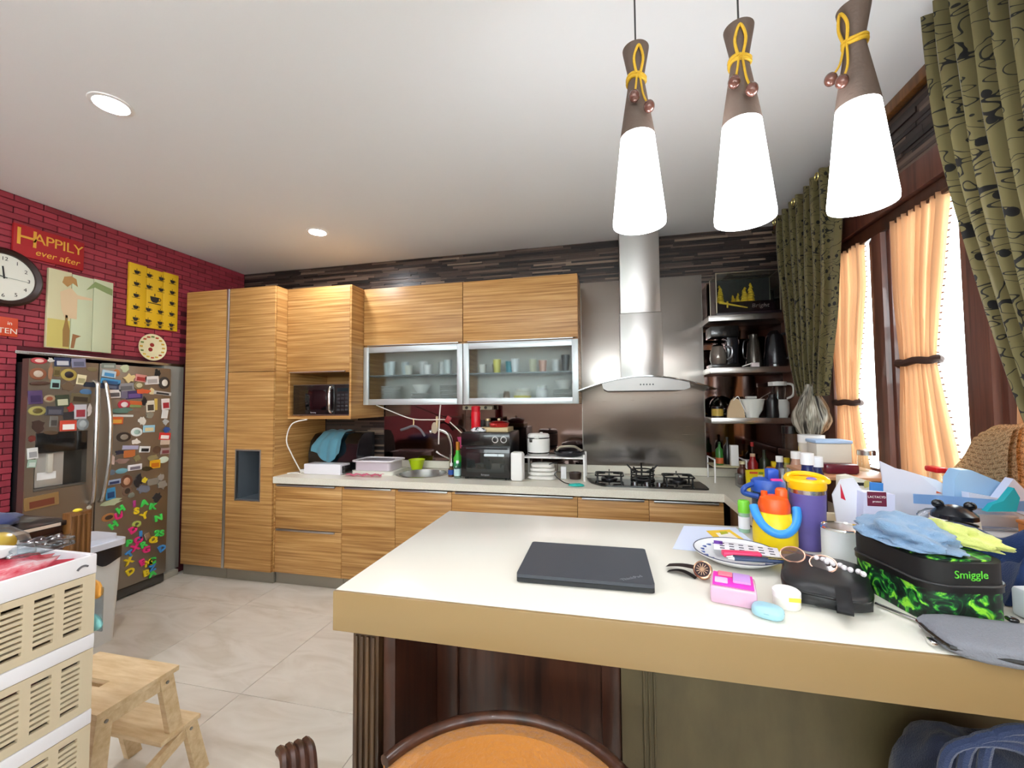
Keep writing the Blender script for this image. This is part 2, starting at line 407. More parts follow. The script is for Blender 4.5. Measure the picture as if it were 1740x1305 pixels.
trimpiece(G().box(XR-.05, XR, 2.842, 3.05, WZ0, 2.33, .006))
# ------------------------------------------------------------------ curtains
m, N, L, b = new_mat('green_brocade'); tc = N.new('ShaderNodeTexCoord'); mp = N.new('ShaderNodeMapping'); mp.inputs['Scale'].default_value = (21, 24, 1)
n1 = N.new('ShaderNodeTexNoise'); n1.inputs['Scale'].default_value = 1.05; n1.inputs['Detail'].default_value = 0; n1.inputs['Distortion'].default_value = 1.6
L.new(tc.outputs['UV'], mp.inputs[0]); L.new(mp.outputs[0], n1.inputs['Vector'])
s1 = N.new('ShaderNodeMath'); s1.operation = 'SUBTRACT'; s1.inputs[1].default_value = .5; a1 = N.new('ShaderNodeMath'); a1.operation = 'ABSOLUTE'; l1 = N.new('ShaderNodeMath'); l1.operation = 'LESS_THAN'; l1.inputs[1].default_value = .024
L.new(n1.outputs[0], s1.inputs[0]); L.new(s1.outputs[0], a1.inputs[0]); L.new(a1.outputs[0], l1.inputs[0])
vo = N.new('ShaderNodeTexVoronoi'); vo.inputs['Scale'].default_value = 1.5; mp2 = N.new('ShaderNodeMapping'); mp2.inputs['Scale'].default_value = (26, 15, 1); mp2.inputs['Rotation'].default_value = (0, 0, .7)
L.new(tc.outputs['UV'], mp2.inputs[0]); L.new(mp2.outputs[0], vo.inputs['Vector']); l2 = N.new('ShaderNodeMath'); l2.operation = 'LESS_THAN'; l2.inputs[1].default_value = .2; L.new(vo.outputs['Distance'], l2.inputs[0])
mxm = N.new('ShaderNodeMath'); mxm.operation = 'MAXIMUM'; L.new(l1.outputs[0], mxm.inputs[0]); L.new(l2.outputs[0], mxm.inputs[1])
mc = N.new('ShaderNodeMix'); mc.data_type = 'RGBA'; mc.inputs[6].default_value = lin((126, 116, 74)); mc.inputs[7].default_value = lin((18, 16, 14)); L.new(mxm.outputs[0], mc.inputs[0])
L.new(mc.outputs[2], b.inputs['Base Color']); b.inputs['Roughness'].default_value = .5; b.inputs['Sheen Weight'].default_value = .3
BROC = m
def curtain_rod(y0, y1, label):
    t = thing('curtain_rod', label, 'curtain rod', (1.2, y0, 2.74))
    part('rod', G().tube([(0, 0, 0), (0, y1-y0, 0)], .011, 10), mat((70, 58, 30), .4, .8), t)
    part('finial', G().sph((0, y1-y0+.012, 0), .014), mat((70, 58, 30), .4, .8), t); part('finial', G().sph((0, -.012, 0), .014), mat((70, 58, 30), .4, .8), t)
    for yy in (.06, y1-y0-.06): part('bracket', G().tube([(0, yy, 0), (XR-.01-1.2, yy, 0)], .008, 8), mat((70, 58, 30), .4, .8), t)
curtain_rod(2.46, 3.32, 'dark curtain rod carrying the knotted brocade curtain by the corner shelves')
curtain_rod(.7, 1.78, 'dark curtain rod carrying the swept-back brocade curtain by the newspaper')
cl = thing('brocade_curtain', 'green brocade curtain with black scrolls, knotted at its lower end beside the shelves', 'curtain', (1.2, 2.9, 1.3), 0, 'brocade curtains')
def heavyL(u, v):                       # v 0 top .. 1 tie
    top0, top1 = 3.25-2.9, 2.50-2.9; bot0, bot1 = 2.98-2.9, 2.66-2.9
    e = v**2.2; y = (top0*(1-e)+bot0*e)*(1-u)+(top1*(1-e)+bot1*e)*u
    z = 1.49-.02*math.sin(v*3)*0-(1.49-.24)*v
    amp = .045*(1-.45*v)
    return (amp*math.sin(u*2*PI*7.5)+.012*noise.noise(Vector((u*9, v*3, 1)))-.02*v, y+.012*math.sin(u*2*PI*15+1), z+1.3*0)
g = G(); g.sheet(heavyL, 120, 30, .002); part('panel', g, BROC, cl, 1.2)
def pouch(u, v):
    a = 2*PI*u; prof = [(.03, .31), (.042, .27), (.075, .22), (.11, .15), (.115, .09), (.085, .03), (.04, .005), (.0, .0)]
    k = v*(len(prof)-1); i = min(int(k), len(prof)-2); f = k-i
    r_ = prof[i][0]*(1-f)+prof[i+1][0]*f; z = prof[i][1]*(1-f)+prof[i+1][1]*f
    r_ *= 1+.13*math.sin(a*6+v*7)+.06*math.sin(a*11-v*9)
    return (r_*math.cos(a)*.7-.03, r_*math.sin(a)*1.05-.1, z+.03*math.sin(a+1)*v)
g = G(); g.sheet(pouch, 64, 24); part('knot', g, grain('knot_fold_shading', [(.38, (34, 30, 24)), (.47, (160, 156, 142)), (.53, (84, 78, 62)), (.62, (176, 172, 158))], (26, 2.2, 1), .45, 0, 0, 2, rand=False, coord='UV'), cl, 1.2, label='knotted end, its fold light and shade painted as grey-gold stripes')  # pale and dark stripes paint the light and shade of the folds
for k in range(5):
    u = (k*1.5+.75)/7.5; p = heavyL(min(u, 1), .035)
    g = G(); g.tube([(p[0]*.6-.03, p[1]+.02*math.cos(a), p[2]+.02*math.sin(a)) for a in [2*PI*q/14 for q in range(14)]], .004, 6, close=True)
    part('eyelet', g, mat((196, 178, 110), .3, 1), cl)
cr = thing('brocade_curtain', 'wide green brocade curtain with black scrolls, swept aside toward its tie-back', 'curtain', (1.15, 1.2, 1.3), 0, 'brocade curtains')
def heavyR(u, v):
    e = v**1.75
    yl = 1.745*(1-e)+1.36*e; yr = .86*(1-e)+1.14*e
    y = yl*(1-u)+yr*u-1.2
    z = 2.86-1.3-(2.86-1.26)*v*(1+.0*u)+.10*v*(u-.5)
    amp = .058*(1-.5*v)
    return (amp*math.sin(u*2*PI*14+.4*math.sin(v*4))+.01*noise.noise(Vector((u*8, v*4, 3))), y, z)
g = G(); g.sheet(heavyR, 200, 40, .002); part('panel', g, BROC, cr, 1.2)
part('tie_back', G().tube([(.09*math.cos(a), .05+.13*math.sin(a), -.02) for a in [2*PI*q/20 for q in range(20)]], .022, 8, close=True), mat((40, 36, 34), .6), cr)
# sheer tied curtains
m, N, L, b = new_mat('sheer_copper'); out = N['Material Output']; b.inputs['Base Color'].default_value = lin((166, 124, 90)); b.inputs['Roughness'].default_value = .6
tl = N.new('ShaderNodeBsdfTranslucent'); tl.inputs[0].default_value = lin((190, 142, 102)); tr = N.new('ShaderNodeBsdfTransparent'); tr.inputs[0].default_value = lin((214, 160, 116))
x1 = N.new('ShaderNodeMixShader'); x1.inputs[0].default_value = .42; x2 = N.new('ShaderNodeMixShader'); x2.inputs[0].default_value = .05
L.new(b.outputs[0], x1.inputs[1]); L.new(tl.outputs[0], x1.inputs[2]); L.new(x1.outputs[0], x2.inputs[1]); L.new(tr.outputs[0], x2.inputs[2]); L.new(x2.outputs[0], out.inputs[0])
SHEER = m
TIE = mat((58, 34, 24), .8)
def sheer(k, zt, zb, ztie, label, wt=1.0, seed=0):
    a, c = OPN[k]; a += .0; W = c-a
    t = thing('sheer_curtain', label, 'curtain', (XR-.045, c, zb), 0, 'sheer tied window curtains')
    def edge(z):                                     # right (near) edge as a share of the width
        d = (z-ztie)
        return .66+.30*min(1, abs(d)/(.62 if d > 0 else .42))**1.25 if d > 0 else .66+.24*min(1, abs(d)/.42)**1.1
    def fn(u, v):
        z = zt+(zb-zt)*v; e = edge(z); s0 = .04*(1-min(1, abs(z-ztie)/.3))
        y = -W*(s0+(e-s0)*u)
        pin = .35+.65*min(1, abs(z-ztie)/.35)
        return (.016*pin*math.sin(u*2*PI*8+seed)+.006*math.sin(u*2*PI*19), y, z-zb)
    part('panel', G().sheet(fn, 90, 40), SHEER, t, 1.2)
    for s_, nm in ((1.0, 0), (0.0, 1)):              # gathered fringe along both edges
        g = G(); n = 46
        for q in range(n):
            p = fn(s_, q/(n-1)); g.cbox((p[0], p[1]-(.006 if nm == 0 else -.006), p[2]), (.005, .010, .007), .002)
        part('fringe', g, mat((150, 96, 62), .8), t, kind='stuff')
    y0, y1 = -W*.02, -W*.69
    part('tie_band', G().tube([(.03*math.cos(q), (y0+y1)/2+(y1-y0)/2*math.sin(q)*1.03, ztie-zb+.004*math.sin(5*q)) for q in [2*PI*i/24 for i in range(24)]], .016, 8, close=True), TIE, t)
    part('header_rod', G().tube([(0, .01, zt-zb), (0, -W-.01, zt-zb)], .006, 8), mat((90, 60, 40), .4), t)
sheer(0, 2.345, 1.0+.15, 1.50, 'copper sheer curtain tied at the waist, next to the knotted brocade curtain', seed=1)
sheer(1, 2.345, 1.0+.15, 1.68, 'copper sheer curtain tied at the waist, in the window behind the red-lidded jar', seed=2)
sheer(2, 2.345, 1.0+.15, 1.62, 'copper sheer curtain half hidden behind the swept-back brocade curtain', seed=3)
for k in (3, 4, 5): sheer(k, 2.345, 1.15, 1.62, 'copper sheer curtain in a window beyond the swept-back brocade curtain', seed=k)
# ------------------------------------------------------------------ lamps
def downlight(x, y, label):
    t = thing('recessed_downlight', label, 'ceiling light', (x, y, H), 0, 'recessed downlights')
    part('trim_ring', G().lathe([(.062, -.001), (.066, -.006), (.082, -.004), (.084, 0), (.062, -.0005)], n=36, closed=True), mat((232, 232, 230), .4), t)
    part('diffuser', G().lathe([(0, -.0035), (.0615, -.003), (.0615, -.001), (0, -.001)], n=32), mat((248, 250, 255), .5, emit=DOWN_E), t)
downlight(-2.246, 1.425, 'round recessed downlight in the ceiling between the drawer tower and the pantry')
downlight(-2.302, 2.92, 'round recessed downlight in the ceiling directly over the microwave cabinet')
for x, y in ((-2.2, -.07), (-2.2, -1.6), (.2, -.9), (.2, -2.3)): downlight(x, y, 'added unseen fill downlight in the ceiling behind the island stools')  # unseen downlights added to lift the brightness of the room
ROPE = mat((206, 164, 34), .55, bump=.6, bscale=260); BEAD = mat((104, 68, 58), .25, .35, .4); LEATH = mat((92, 76, 66), .65, bump=.3, bscale=90)
def pendant(x, y, z0, ln, rzv, label):
    k = ln/.576
    t = thing('pendant_lamp', label, 'pendant lamp', (x, y, z0), rzv, 'cone pendant lamps over the island')
    part('cord', G().tube([(0, 0, ln-.02), (0, 0, H-z0-.02)], .0028, 8), BLACK, t)
    part('ceiling_rose', G().lathe([(0, H-z0-.025), (.045, H-z0-.022), (.05, H-z0), (0, H-z0)], n=24), BLACK, t)
    part('shade', G().lathe([(0, .006), (.075*k, .002), (.080*k, .0), (.081*k, .012*k), (.052*k, .285*k), (.050*k, .285*k)], n=40), mat((250, 251, 255), .5, emit=PENDANT_E), t, label='glowing white lower shade')
    cap = part('cap', G().lathe([(.0525*k, .284*k), (.0535*k, .286*k), (.0235*k, .475*k), (.024*k, .482*k), (.040*k, .568*k), (.041*k, .576*k), (.037*k, .576*k), (.021*k, .482*k), (0, .47*k)], n=40), LEATH, t, label='taupe leather-look upper cone with flared neck')
    ring = [(.0275*k*math.cos(a), .0275*k*math.sin(a), .478*k+.004*math.sin(2*a)) for a in [2*PI*i/24 for i in range(24)]]
    g = G().tube(ring, .0055*k, 8, close=True); g.tube([(p[0], p[1], p[2]-.010*k) for p in ring], .0055*k, 8, close=True)
    g.tube(spline([(.006*k, -.030*k, .475*k), (.014*k, -.036*k, .52*k), (0, -.043*k, .556*k), (-.014*k, -.036*k, .52*k), (-.006*k, -.030*k, .475*k)], 6), .0042*k, 8)
    part('rope_bow', g, ROPE, t)
    for sx, zz in ((-1, .385), (1, .345)):
        e = (sx*.021*k, -(.036+(.475-zz)*.17)*k-.006, zz*k)
        st = part('rope_tail', G().tube(spline([(sx*.004*k, -.030*k, .472*k), (sx*.012*k, -.038*k, (.45+zz)/2*k), e], 6), .0032*k, 8), ROPE, t)
        part('wooden_bead', G().sph((e[0], e[1]-.002, e[2]-.006), (.0165*k, .0165*k, .019*k)), BEAD, st)
PY = 1.27
for (ut, vt, vb, rv, lab) in ((1080, 85, 388, .15, 'cone pendant lamp hanging in front of the cooker hood chimney'), (1255, 50, 380, -.2, 'cone pendant lamp in the middle of the row of three over the island'), (1450, 15, 355, -1.25, 'cone pendant lamp of the three hanging closest to the window wall')):
    pt_ = ony(ut, vt, PY); pb = ony(ut+10, vb-6, PY)
    pendant(pt_.x, PY, pb.z, pt_.z-pb.z, rv, lab)
# ================================================================== fitted kitchen
CARC = mat((176, 132, 78), .5)
PLINTH = mat((158, 154, 142), .38, .7)
def shell(g, x0, x1, y0, y1, z0, z1, t=.018, top=True, bottom=True):
    g.box(x0, x0+t, y0, y1, z0, z1).box(x1-t, x1, y0, y1, z0, z1).box(x0+t, x1-t, y1-.008, y1, z0, z1)
    if bottom: g.box(x0+t, x1-t, y0, y1-.008, z0, z0+t)
    if top: g.box(x0+t, x1-t, y0, y1-.008, z1-t, z1)
    return g
YW = YB-.008
# ---- tall pantry units
YT = 3.015; TZ = 2.545
def rel(t): return t.location
ta = thing('pantry_cabinet', 'tall oak-look pantry cabinet with one full-height door beside the refrigerator alcove', 'cabinet', (-3.51, YT, 0))
ox, oy = -3.51, YT
def bx(g, x0, x1, y0, y1, z0, z1, bev=0): return g.box(x0-ox, x1-ox, y0-oy, y1-oy, z0, z1, bev)
part('body', bx(G(), -3.745, -3.271, YT+.022, YW-.012, .1, TZ), WOOD, ta)
part('door', bx(G(), -3.745, -3.300, YT, YT+.02, .1, TZ, .0015), WOOD, ta)
part('handle_strip', bx(G(), -3.297, -3.272, YT-.004, YT+.02, .1, TZ, .003), ALU, ta, label='full-height aluminium pull strip')
part('plinth', bx(G(), -3.745, -3.271, YT+.03, YT+.05, 0, .098), PLINTH, ta)
tb = thing('pantry_cabinet', 'tall oak-look cabinet with a dark steel-framed niche in its lower door', 'cabinet', (-3.03, YT, 0))
ox = -3.03
part('body', shell(G(), -3.268-ox, -2.788-ox, .022, YW-.012-oy, .1, TZ), WOOD, tb)
part('door', bx(G(), -3.266, -2.790, YT, YT+.02, 1.803, TZ, .0015), WOOD, tb)
nx0, nx1, nz0, nz1 = -3.172, -2.908, .685, 1.125
g = G(); bx(g, -3.266, nx0, YT, YT+.02, .1, 1.798); bx(g, nx1, -2.790, YT, YT+.02, .1, 1.798); bx(g, nx0, nx1, YT, YT+.02, .1, nz0); bx(g, nx0, nx1, YT, YT+.02, nz1, 1.798)
dr = part('door', g, WOOD, tb)
g = G(); t = .012
bx(g, nx0, nx0+t, YT-.003, YT+.02, nz0, nz1); bx(g, nx1-t, nx1, YT-.003, YT+.02, nz0, nz1); bx(g, nx0+t, nx1-t, YT-.003, YT+.02, nz0, nz0+t); bx(g, nx0+t, nx1-t, YT-.003, YT+.02, nz1-t, nz1)
part('niche_frame', g, ALU, dr)
g = G(); bx(g, nx0, nx0+.01, YT+.021, YT+.34, nz0, nz1); bx(g, nx1-.01, nx1, YT+.021, YT+.34, nz0, nz1); bx(g, nx0+.01, nx1-.01, YT+.33, YT+.34, nz0, nz1); bx(g, nx0+.01, nx1-.01, YT+.021, YT+.33, nz0, nz0+.01); bx(g, nx0+.01, nx1-.01, YT+.021, YT+.33, nz1-.01, nz1)
part('niche_lining', g, mat((96, 104, 112), .3), dr)
part('plinth', bx(G(), -3.268, -2.788, YT+.03, YT+.05, 0, .098), PLINTH, tb)
bt = thing('niche_bottle', 'dark glass bottle standing inside the framed niche of the tall cabinet', 'bottle', (-2.99, YT+.14, nz0+.01))
part('body', G().lathe([(0, 0), (.042, .004), (.042, .2), (.016, .27), (.014, .34), (0, .34)], n=20), mat((18, 18, 22), .15), bt)
part('cap', G().cyl(0, 0, .34, .365, .016), mat((40, 40, 44), .4), bt)
# ---- microwave cabinet
YM = 3.153
mwc = thing('wall_cabinet', 'deep oak-look wall cabinet with a lift door above the open microwave bay', 'cabinet', (-2.46, YM, 1.385)); ox, oy = -2.46, YM
def bz(g, x0, x1, y0, y1, z0, z1, bev=0, zo=1.385): return g.box(x0-ox, x1-ox, y0-oy, y1-oy, z0-zo, z1-zo, bev)
g = G(); bz(g, -2.784, -2.766, YM+.02, YW-.012, 1.385, TZ); bz(g, -2.153, -2.135, YM, YW-.012, 1.385, TZ); bz(g, -2.766, -2.153, YM+.004, YW-.012, 1.385, 1.412); bz(g, -2.766, -2.153, YM+.022, YW-.012, 1.79, 1.808); bz(g, -2.766, -2.153, YM+.022, YW-.012, TZ-.018, TZ); bz(g, -2.766, -2.153, YW-.02, YW-.012, 1.412, TZ-.018)
part('body', g, WOOD, mwc)
part('door', bz(G(), -2.784, -2.155, YM, YM+.02, 1.80, TZ, .0015), WOOD, mwc)
part('pull_edge', bz(G(), -2.75, -2.2, YM-.006, YM+.014, 1.792, 1.8), ALU, mwc)
# ---- microwave
mw = thing('microwave_oven', 'black microwave oven with chrome vertical handle in the oak cabinet bay', 'microwave', (-2.44, 3.17, 1.412))
W2, Hm = .285, .272
part('housing', G().box(-W2, W2, .015, .40, .008, Hm, .006), mat((30, 30, 32), .4), mw)
part('door', G().box(-W2, .13, 0, .016, .012, Hm-.004, .004), BLACK, mw)
part('window', G().box(-W2+.06, .05, -.0015, .001, .05, Hm-.045, .002), mat((6, 6, 8), .08, 0, .5), mw)
hd = part('handle', G().tube(spline([(.105, -.004, .03), (.105, -.03, .05), (.105, -.036, .14), (.105, -.03, .23), (.105, -.004, .25)], 6), .012, 10), CHROME, mw)
cp = part('control_panel', G().box(.132, W2, 0, .016, .012, Hm-.004, .003), mat((20, 20, 22), .3), mw)
part('display', G().box(.16, W2-.02, -.0015, .001, .21, .24), mat((20, 40, 44), .2), cp)
for i in range(3):
    for j in range(5): part('button', G().box(.155+.04*i, .183+.04*i, -.002, .001, .04+.032*j, .06+.032*j, .001, ), mat((46, 46, 50), .5), cp)
g = G(); g.box(-W2, W2, -.002, .0, .004, .012).box(-W2, W2, -.002, .0, Hm-.004, Hm+.001); part('trim', g, STEELD, mw)
for sx in (-.24, .24):
    for sy in (.05, .36): part('foot', G().cyl(sx, sy, 0, .009, .014, n=12), BLACKM, mw)
text('Samsung', .016, mat((190, 190, 195), .4), mw, (-.08, -.001, .028), RX)
one('power_cable', 'white power cable drooping from the microwave down to the adaptor on the worktop', 'cable', G().tube(spline([(-2.56, 3.145, 1.38), (-2.70, 3.13, 1.34), (-2.745, 3.12, 1.2), (-2.70, 3.13, 1.08), (-2.665, 3.16, .98), (-2.66, 3.2, .906), (-2.72, 3.2, .906), (-2.76, 3.15, .906)], 8), .0055, 8), mat((226, 220, 212), .5))
# ---- lift-up wall cabinets with frosted glass lower doors
YF = 3.328; ZB = 1.505
m, N, L, b = new_mat('frosted_glass'); b.inputs['Base Color'].default_value = lin((238, 246, 246)); b.inputs['Transmission Weight'].default_value = 1; b.inputs['Roughness'].default_value = .27; b.inputs['IOR'].default_value = 1.2
FROST = m
def lift(x0, x1, label):
    global ox, oy
    c = (x0+x1)/2; t = thing('wall_cabinet', label, 'cabinet', (c, YF, ZB), 0, 'lift-up wall cabinets'); ox, oy = c, YF
    f = lambda g, a0, a1, b0, b1, c0, c1, bev=0: bz(g, a0, a1, b0, b1, c0, c1, bev, ZB)
    g = G(); f(g, x0, x0+.018, YF+.022, YW-.012, ZB, TZ); f(g, x1-.018, x1, YF+.022, YW-.012, ZB, TZ)
    f(g, x0+.018, x1-.018, YF+.022, YW-.02, TZ-.018, TZ); f(g, x0+.018, x1-.018, YF+.022, YW-.02, 2.012, 2.03)
    part('body', g, WOOD, t)
    g = G(); f(g, x0+.018, x1-.018, YW-.02, YW-.012, ZB, TZ); part('back_panel', g, mat((234, 232, 226), .5), t)
    g = G(); f(g, x0+.018, x1-.018, YF+.022, YW-.02, ZB, ZB+.018); part('bottom_panel', g, mat((206, 206, 204), .4), t)
    g = G(); f(g, x0+.018, x1-.018, YF+.05, YW-.02, 1.757, 1.767); part('inner_shelf', g, mat((120, 126, 128), .3), t)
    part('door', f(G(), x0+.002, x1-.002, YF, YF+.02, 2.034, TZ, .0015), WOOD, t)
    part('pull_edge', f(G(), x0+.04, x1-.04, YF-.008, YF+.014, 2.024, 2.033, .002), ALU, t)
    w_ = .052; z0, z1 = ZB-.004, 2.018; g = G()
    f(g, x0+.002, x0+w_, YF-.002, YF+.02, z0, z1, .002); f(g, x1-w_, x1-.002, YF-.002, YF+.02, z0, z1, .002); f(g, x0+w_, x1-w_, YF-.002, YF+.02, z0, z0+w_, .002); f(g, x0+w_, x1-w_, YF-.002, YF+.02, z1-w_, z1, .002)
    d = part('glass_door', g, mat((198, 206, 208), .4, .6), t, label='brushed aluminium door frame')
    part('pane', f(G(), x0+w_-.004, x1-w_+.004, YF+.008, YF+.012, z0+w_-.004, z1-w_+.004), FROST, d, label='frosted glass pane')
    return t
lift(-2.133, -1.192, 'oak-look lift-up wall cabinet over frosted glass, next to the microwave cabinet')
lift(-1.189, -.222, 'oak-look lift-up wall cabinet over frosted glass, next to the steel splashback')
# crockery behind the frosted glass
PORC = mat((236, 236, 232), .3)
pl = G().lathe([(0, .0), (.06, 0), (.1, .014), (.098, .017), (.058, .005), (0, .005)], n=28).mesh('plate', .6); pl.materials.append(PORC)
bw = G().cup(.04, .085, 0, .07, .004).mesh('bowl', .6); bw.materials.append(PORC)
def crock(name, me, x, y, z, label, cat, group):
    o = part(name, me, None); o.location = (x, y, z); o['label'] = label; o['category'] = cat; o['group'] = group
for x, n, nm in ((-1.96, 9, 'under the row of glasses beside the microwave cabinet'), (-1.66, 5, 'in the middle of the glazed cabinet by the microwave'), (-1.38, 9, 'at the seam between the two glazed cabinets')):
    for k in range(n): crock('dinner_plate', pl, x, 3.53, ZB+.018+.0165*k, 'white dinner plate in the stack '+nm, 'plate', 'plates behind the frosted glass')
for x, n, nm in ((-.36, 6, 'nearest the steel splashback'),):
    for k in range(n): crock('dinner_plate', pl, x, 3.53, ZB+.018+.0165*k, 'white dinner plate in the stack '+nm, 'plate', 'plates behind the frosted glass')
for x, z, lab in ((-1.66, ZB+.018+.083+.006, 'white bowl set on the middle plate stack behind frosted glass'), (-1.0, ZB+.018, 'white bowl standing alone on the bottom of the glazed cabinet'), (-.36, ZB+.018+.105, 'white bowl on the plate stack by the steel splashback')):
    crock('serving_bowl', bw, x, 3.53, z, lab, 'bowl', 'bowls behind the frosted glass')
jar = lambda r_, h_: G().lathe([(0, 0), (r_, .003), (r_, h_*.8), (r_*.75, h_*.88), (r_*.75, h_), (0, h_)], n=20)
for x, r_, h_, c, lab in ((-.72, .075, .1, (232, 228, 214), 'cream lidded pot with yellow band behind frosted glass'), (-.55, .05, .12, (240, 240, 240), 'tall white canister behind frosted glass on the cabinet bottom'), (-.86, .03, .09, (150, 130, 110), 'small brown jar behind frosted glass')):
    o = thing('storage_pot', lab, 'pot', (x, 3.53, ZB+.018)); part('body', jar(r_, h_), mat(c, .4), o); part('lid', G().cyl(0, 0, h_, h_+.012, r_*.78), mat((236, 236, 230), .4), o)
    if r_ == .075: part('band', G().cyl(0, 0, .01, .05, r_+.001), mat((214, 204, 90), .5), o)
for k, (x, c, h_) in enumerate(((-2.02, (214, 224, 226), .13), (-1.93, (214, 224, 226), .13), (-1.84, (214, 224, 226), .13), (-1.76, (228, 230, 220), .09), (-1.66, (240, 240, 240), .13), (-1.57, (236, 236, 236), .09), (-1.47, (226, 228, 228), .12), (-1.38, (214, 224, 226), .13), (-1.29, (214, 224, 226), .12),
      (-1.06, (236, 236, 230), .08), (-.96, (28, 32, 44), .09), (-.93, (214, 204, 96), .12), (-.84, (70, 168, 186), .11), (-.77, (230, 236, 240), .12), (-.63, (226, 224, 196), .12), (-.53, (214, 168, 150), .1), (-.43, (236, 236, 236), .11), (-.34, (40, 44, 50), .14))):
    nm = {(214, 224, 226): 'clear glass tumbler', (28, 32, 44): 'dark navy mug', (214, 204, 96): 'yellow mug', (70, 168, 186): 'turquoise mug', (214, 168, 150): 'peach mug', (226, 224, 196): 'cream mug', (40, 44, 50): 'charcoal mug'}.get(c, 'white mug')
    yy = 3.47 if k % 2 else 3.56
    cabn = 'by the microwave' if x < -1.19 else 'by the steel splashback'
    one('drinking_cup', '%s on the upper shelf of the glazed cabinet %s' % (nm, cabn), 'cup', G().cup(.028, .036, 0, h_, .003, n=18), mat(c, .3), (x, yy, 1.767), 0, 'cups behind the frosted glass')
# ---- base units
ox = oy = 0
YC0 = 3.035
bounds = [-2.784, -2.132, -1.654, -1.18, -.224, .264, .738]
descs = ['oak-look base unit with two wide drawers next to the tall pantry', 'oak-look base unit with one door between the drawers and the sink unit', 'oak-look base unit with one door under the round sink', 'wide oak-look base unit under the black countertop oven', 'oak-look base unit under the left half of the gas hob', 'oak-look base unit under the hob next to the side run']
descs[4] = 'oak-look base unit under the hob next to the wide oven unit'
for k in range(6):
    x0, x1 = bounds[k], bounds[k+1]; c = (x0+x1)/2
    t = thing('base_cabinet', descs[k], 'cabinet', (c, YC0, 0), 0, 'base units along the back wall'); hw = (x1-x0)/2-.0015
    part('body', shell(G(), -hw, hw, .02, YW-.03-YC0, .1, .74 if k in (1, 2) else .838, top=False), CARC, t)
    if k == 0:
        for z0, z1 in ((.1, .462), (.468, .832)):
            d = part('drawer', G().box(-hw+.012, hw, 0, .018, z0, z1, .0015), WOOD, t)
            part('handle', G().box(-hw+.03, hw-.06, -.016, .003, z1-.010, z1+.003, .002), ALU, d)
        part('side_strip', G().box(-hw, -hw+.01, -.004, .02, .1, .838), WOOD, t)
    else:
        d = part('door', G().box(-hw, hw, 0, .018, .1, .832, .0015), WOOD, t)
        part('handle', G().box(-hw+.03, hw-.03, -.016, .003, .822, .835, .002), ALU, d)
    part('plinth', G().box(-hw, hw, .03, .045, 0, .098), PLINTH, t)
# side run, its shade put into the dark colours
t = thing('base_cabinet', 'base run with shade put into its dark colour under the window worktop beside the island', 'cabinet', (1.04, 2.5, 0))
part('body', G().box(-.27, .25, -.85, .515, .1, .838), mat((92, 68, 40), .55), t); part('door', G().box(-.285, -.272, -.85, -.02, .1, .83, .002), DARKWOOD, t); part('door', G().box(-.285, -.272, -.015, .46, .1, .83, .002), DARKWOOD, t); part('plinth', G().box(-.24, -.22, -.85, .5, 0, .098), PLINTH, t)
# ---- worktop (with the round sink cut out)
m, N, L, b = new_mat('cream_quartz'); tc = N.new('ShaderNodeTexCoord'); nz = N.new('ShaderNodeTexNoise'); nz.inputs['Scale'].default_value = 260; L.new(tc.outputs['Object'], nz.inputs[0]); r = ramp(N, [(.35, (222, 217, 200)), (.65, (234, 230, 216))]); L.new(nz.outputs[0], r.inputs[0]); L.new(r.outputs[0], b.inputs['Base Color']); b.inputs['Roughness'].default_value = .28
QUARTZ = m
YC = 3.017; SX, SY, SR = -1.585, 3.40, .215
poly = [(-2.784, YC), (.737, YC), (.737, 1.635), (XR-.062, 1.635), (XR-.062, YB-.02), (-2.784, YB-.02)]
g = G().prism(poly, .846, .90); wt = one('worktop', 'cream quartz L-shaped worktop along the back wall and under the window', 'worktop', g, QUARTZ, smooth=None)
ct = part('cutter', G().cyl(SX, SY, .7, 1.1, SR, n=48), None)
bm_ = wt.modifiers.new('b', 'BOOLEAN'); bm_.object = ct; bm_.solver = 'EXACT'
dg = bpy.context.evaluated_depsgraph_get(); me = bpy.data.meshes.new_from_object(wt.evaluated_get(dg)); wt.modifiers.clear(); wt.data = me
bpy.data.objects.remove(ct)
g = G().box(-2.784, -.217, YB-.019, YB-.002, .902, .968).box(-.217, XR-.07, YB-.019, YB-.002, .902, .968)
trimpiece(g, QUARTZ)
sk = thing('round_sink', 'round stainless steel sink bowl set into the worktop', 'sink', (SX, SY, .9))
part('bowl', G().lathe([(0, -.150), (.15, -.150), (.2, -.12), (.208, 0), (.235, .001), (.236, .004), (.206, .004), (.198, -.118), (.148, -.147), (0, -.147)], n=48), STEEL, sk)
part('drain', G().cyl(0, 0, -.146, -.142, .03), mat((60, 60, 60), .4, 1), sk)
fa = thing('kitchen_tap', 'chrome goose-neck kitchen tap with side lever beside the round sink', 'tap', (-1.36, 3.50, .9))
part('base', G().lathe([(0, 0), (.03, 0), (.03, .01), (.022, .03), (.021, .16), (0, .16)], n=24), CHROME, fa)
part('spout', G().tube(spline([(0, 0, .1), (0, 0, .24), (-.02, -.01, .32), (-.08, -.04, .385), (-.15, -.08, .37), (-.19, -.1, .34)], 7), [.02]*18+[.017]*18, 12)if 0 else G().tube(spline([(0, 0, .12), (0, 0, .25), (-.03, -.015, .34), (-.10, -.05, .38), (-.17, -.09, .36)], 7), .0165, 12), CHROME, fa)
part('lever', G().tube([(-.015, -.01, .12), (-.09, -.05, .165), (-.12, -.06, .19)], [.008, .006, .009], 10), CHROME, fa)
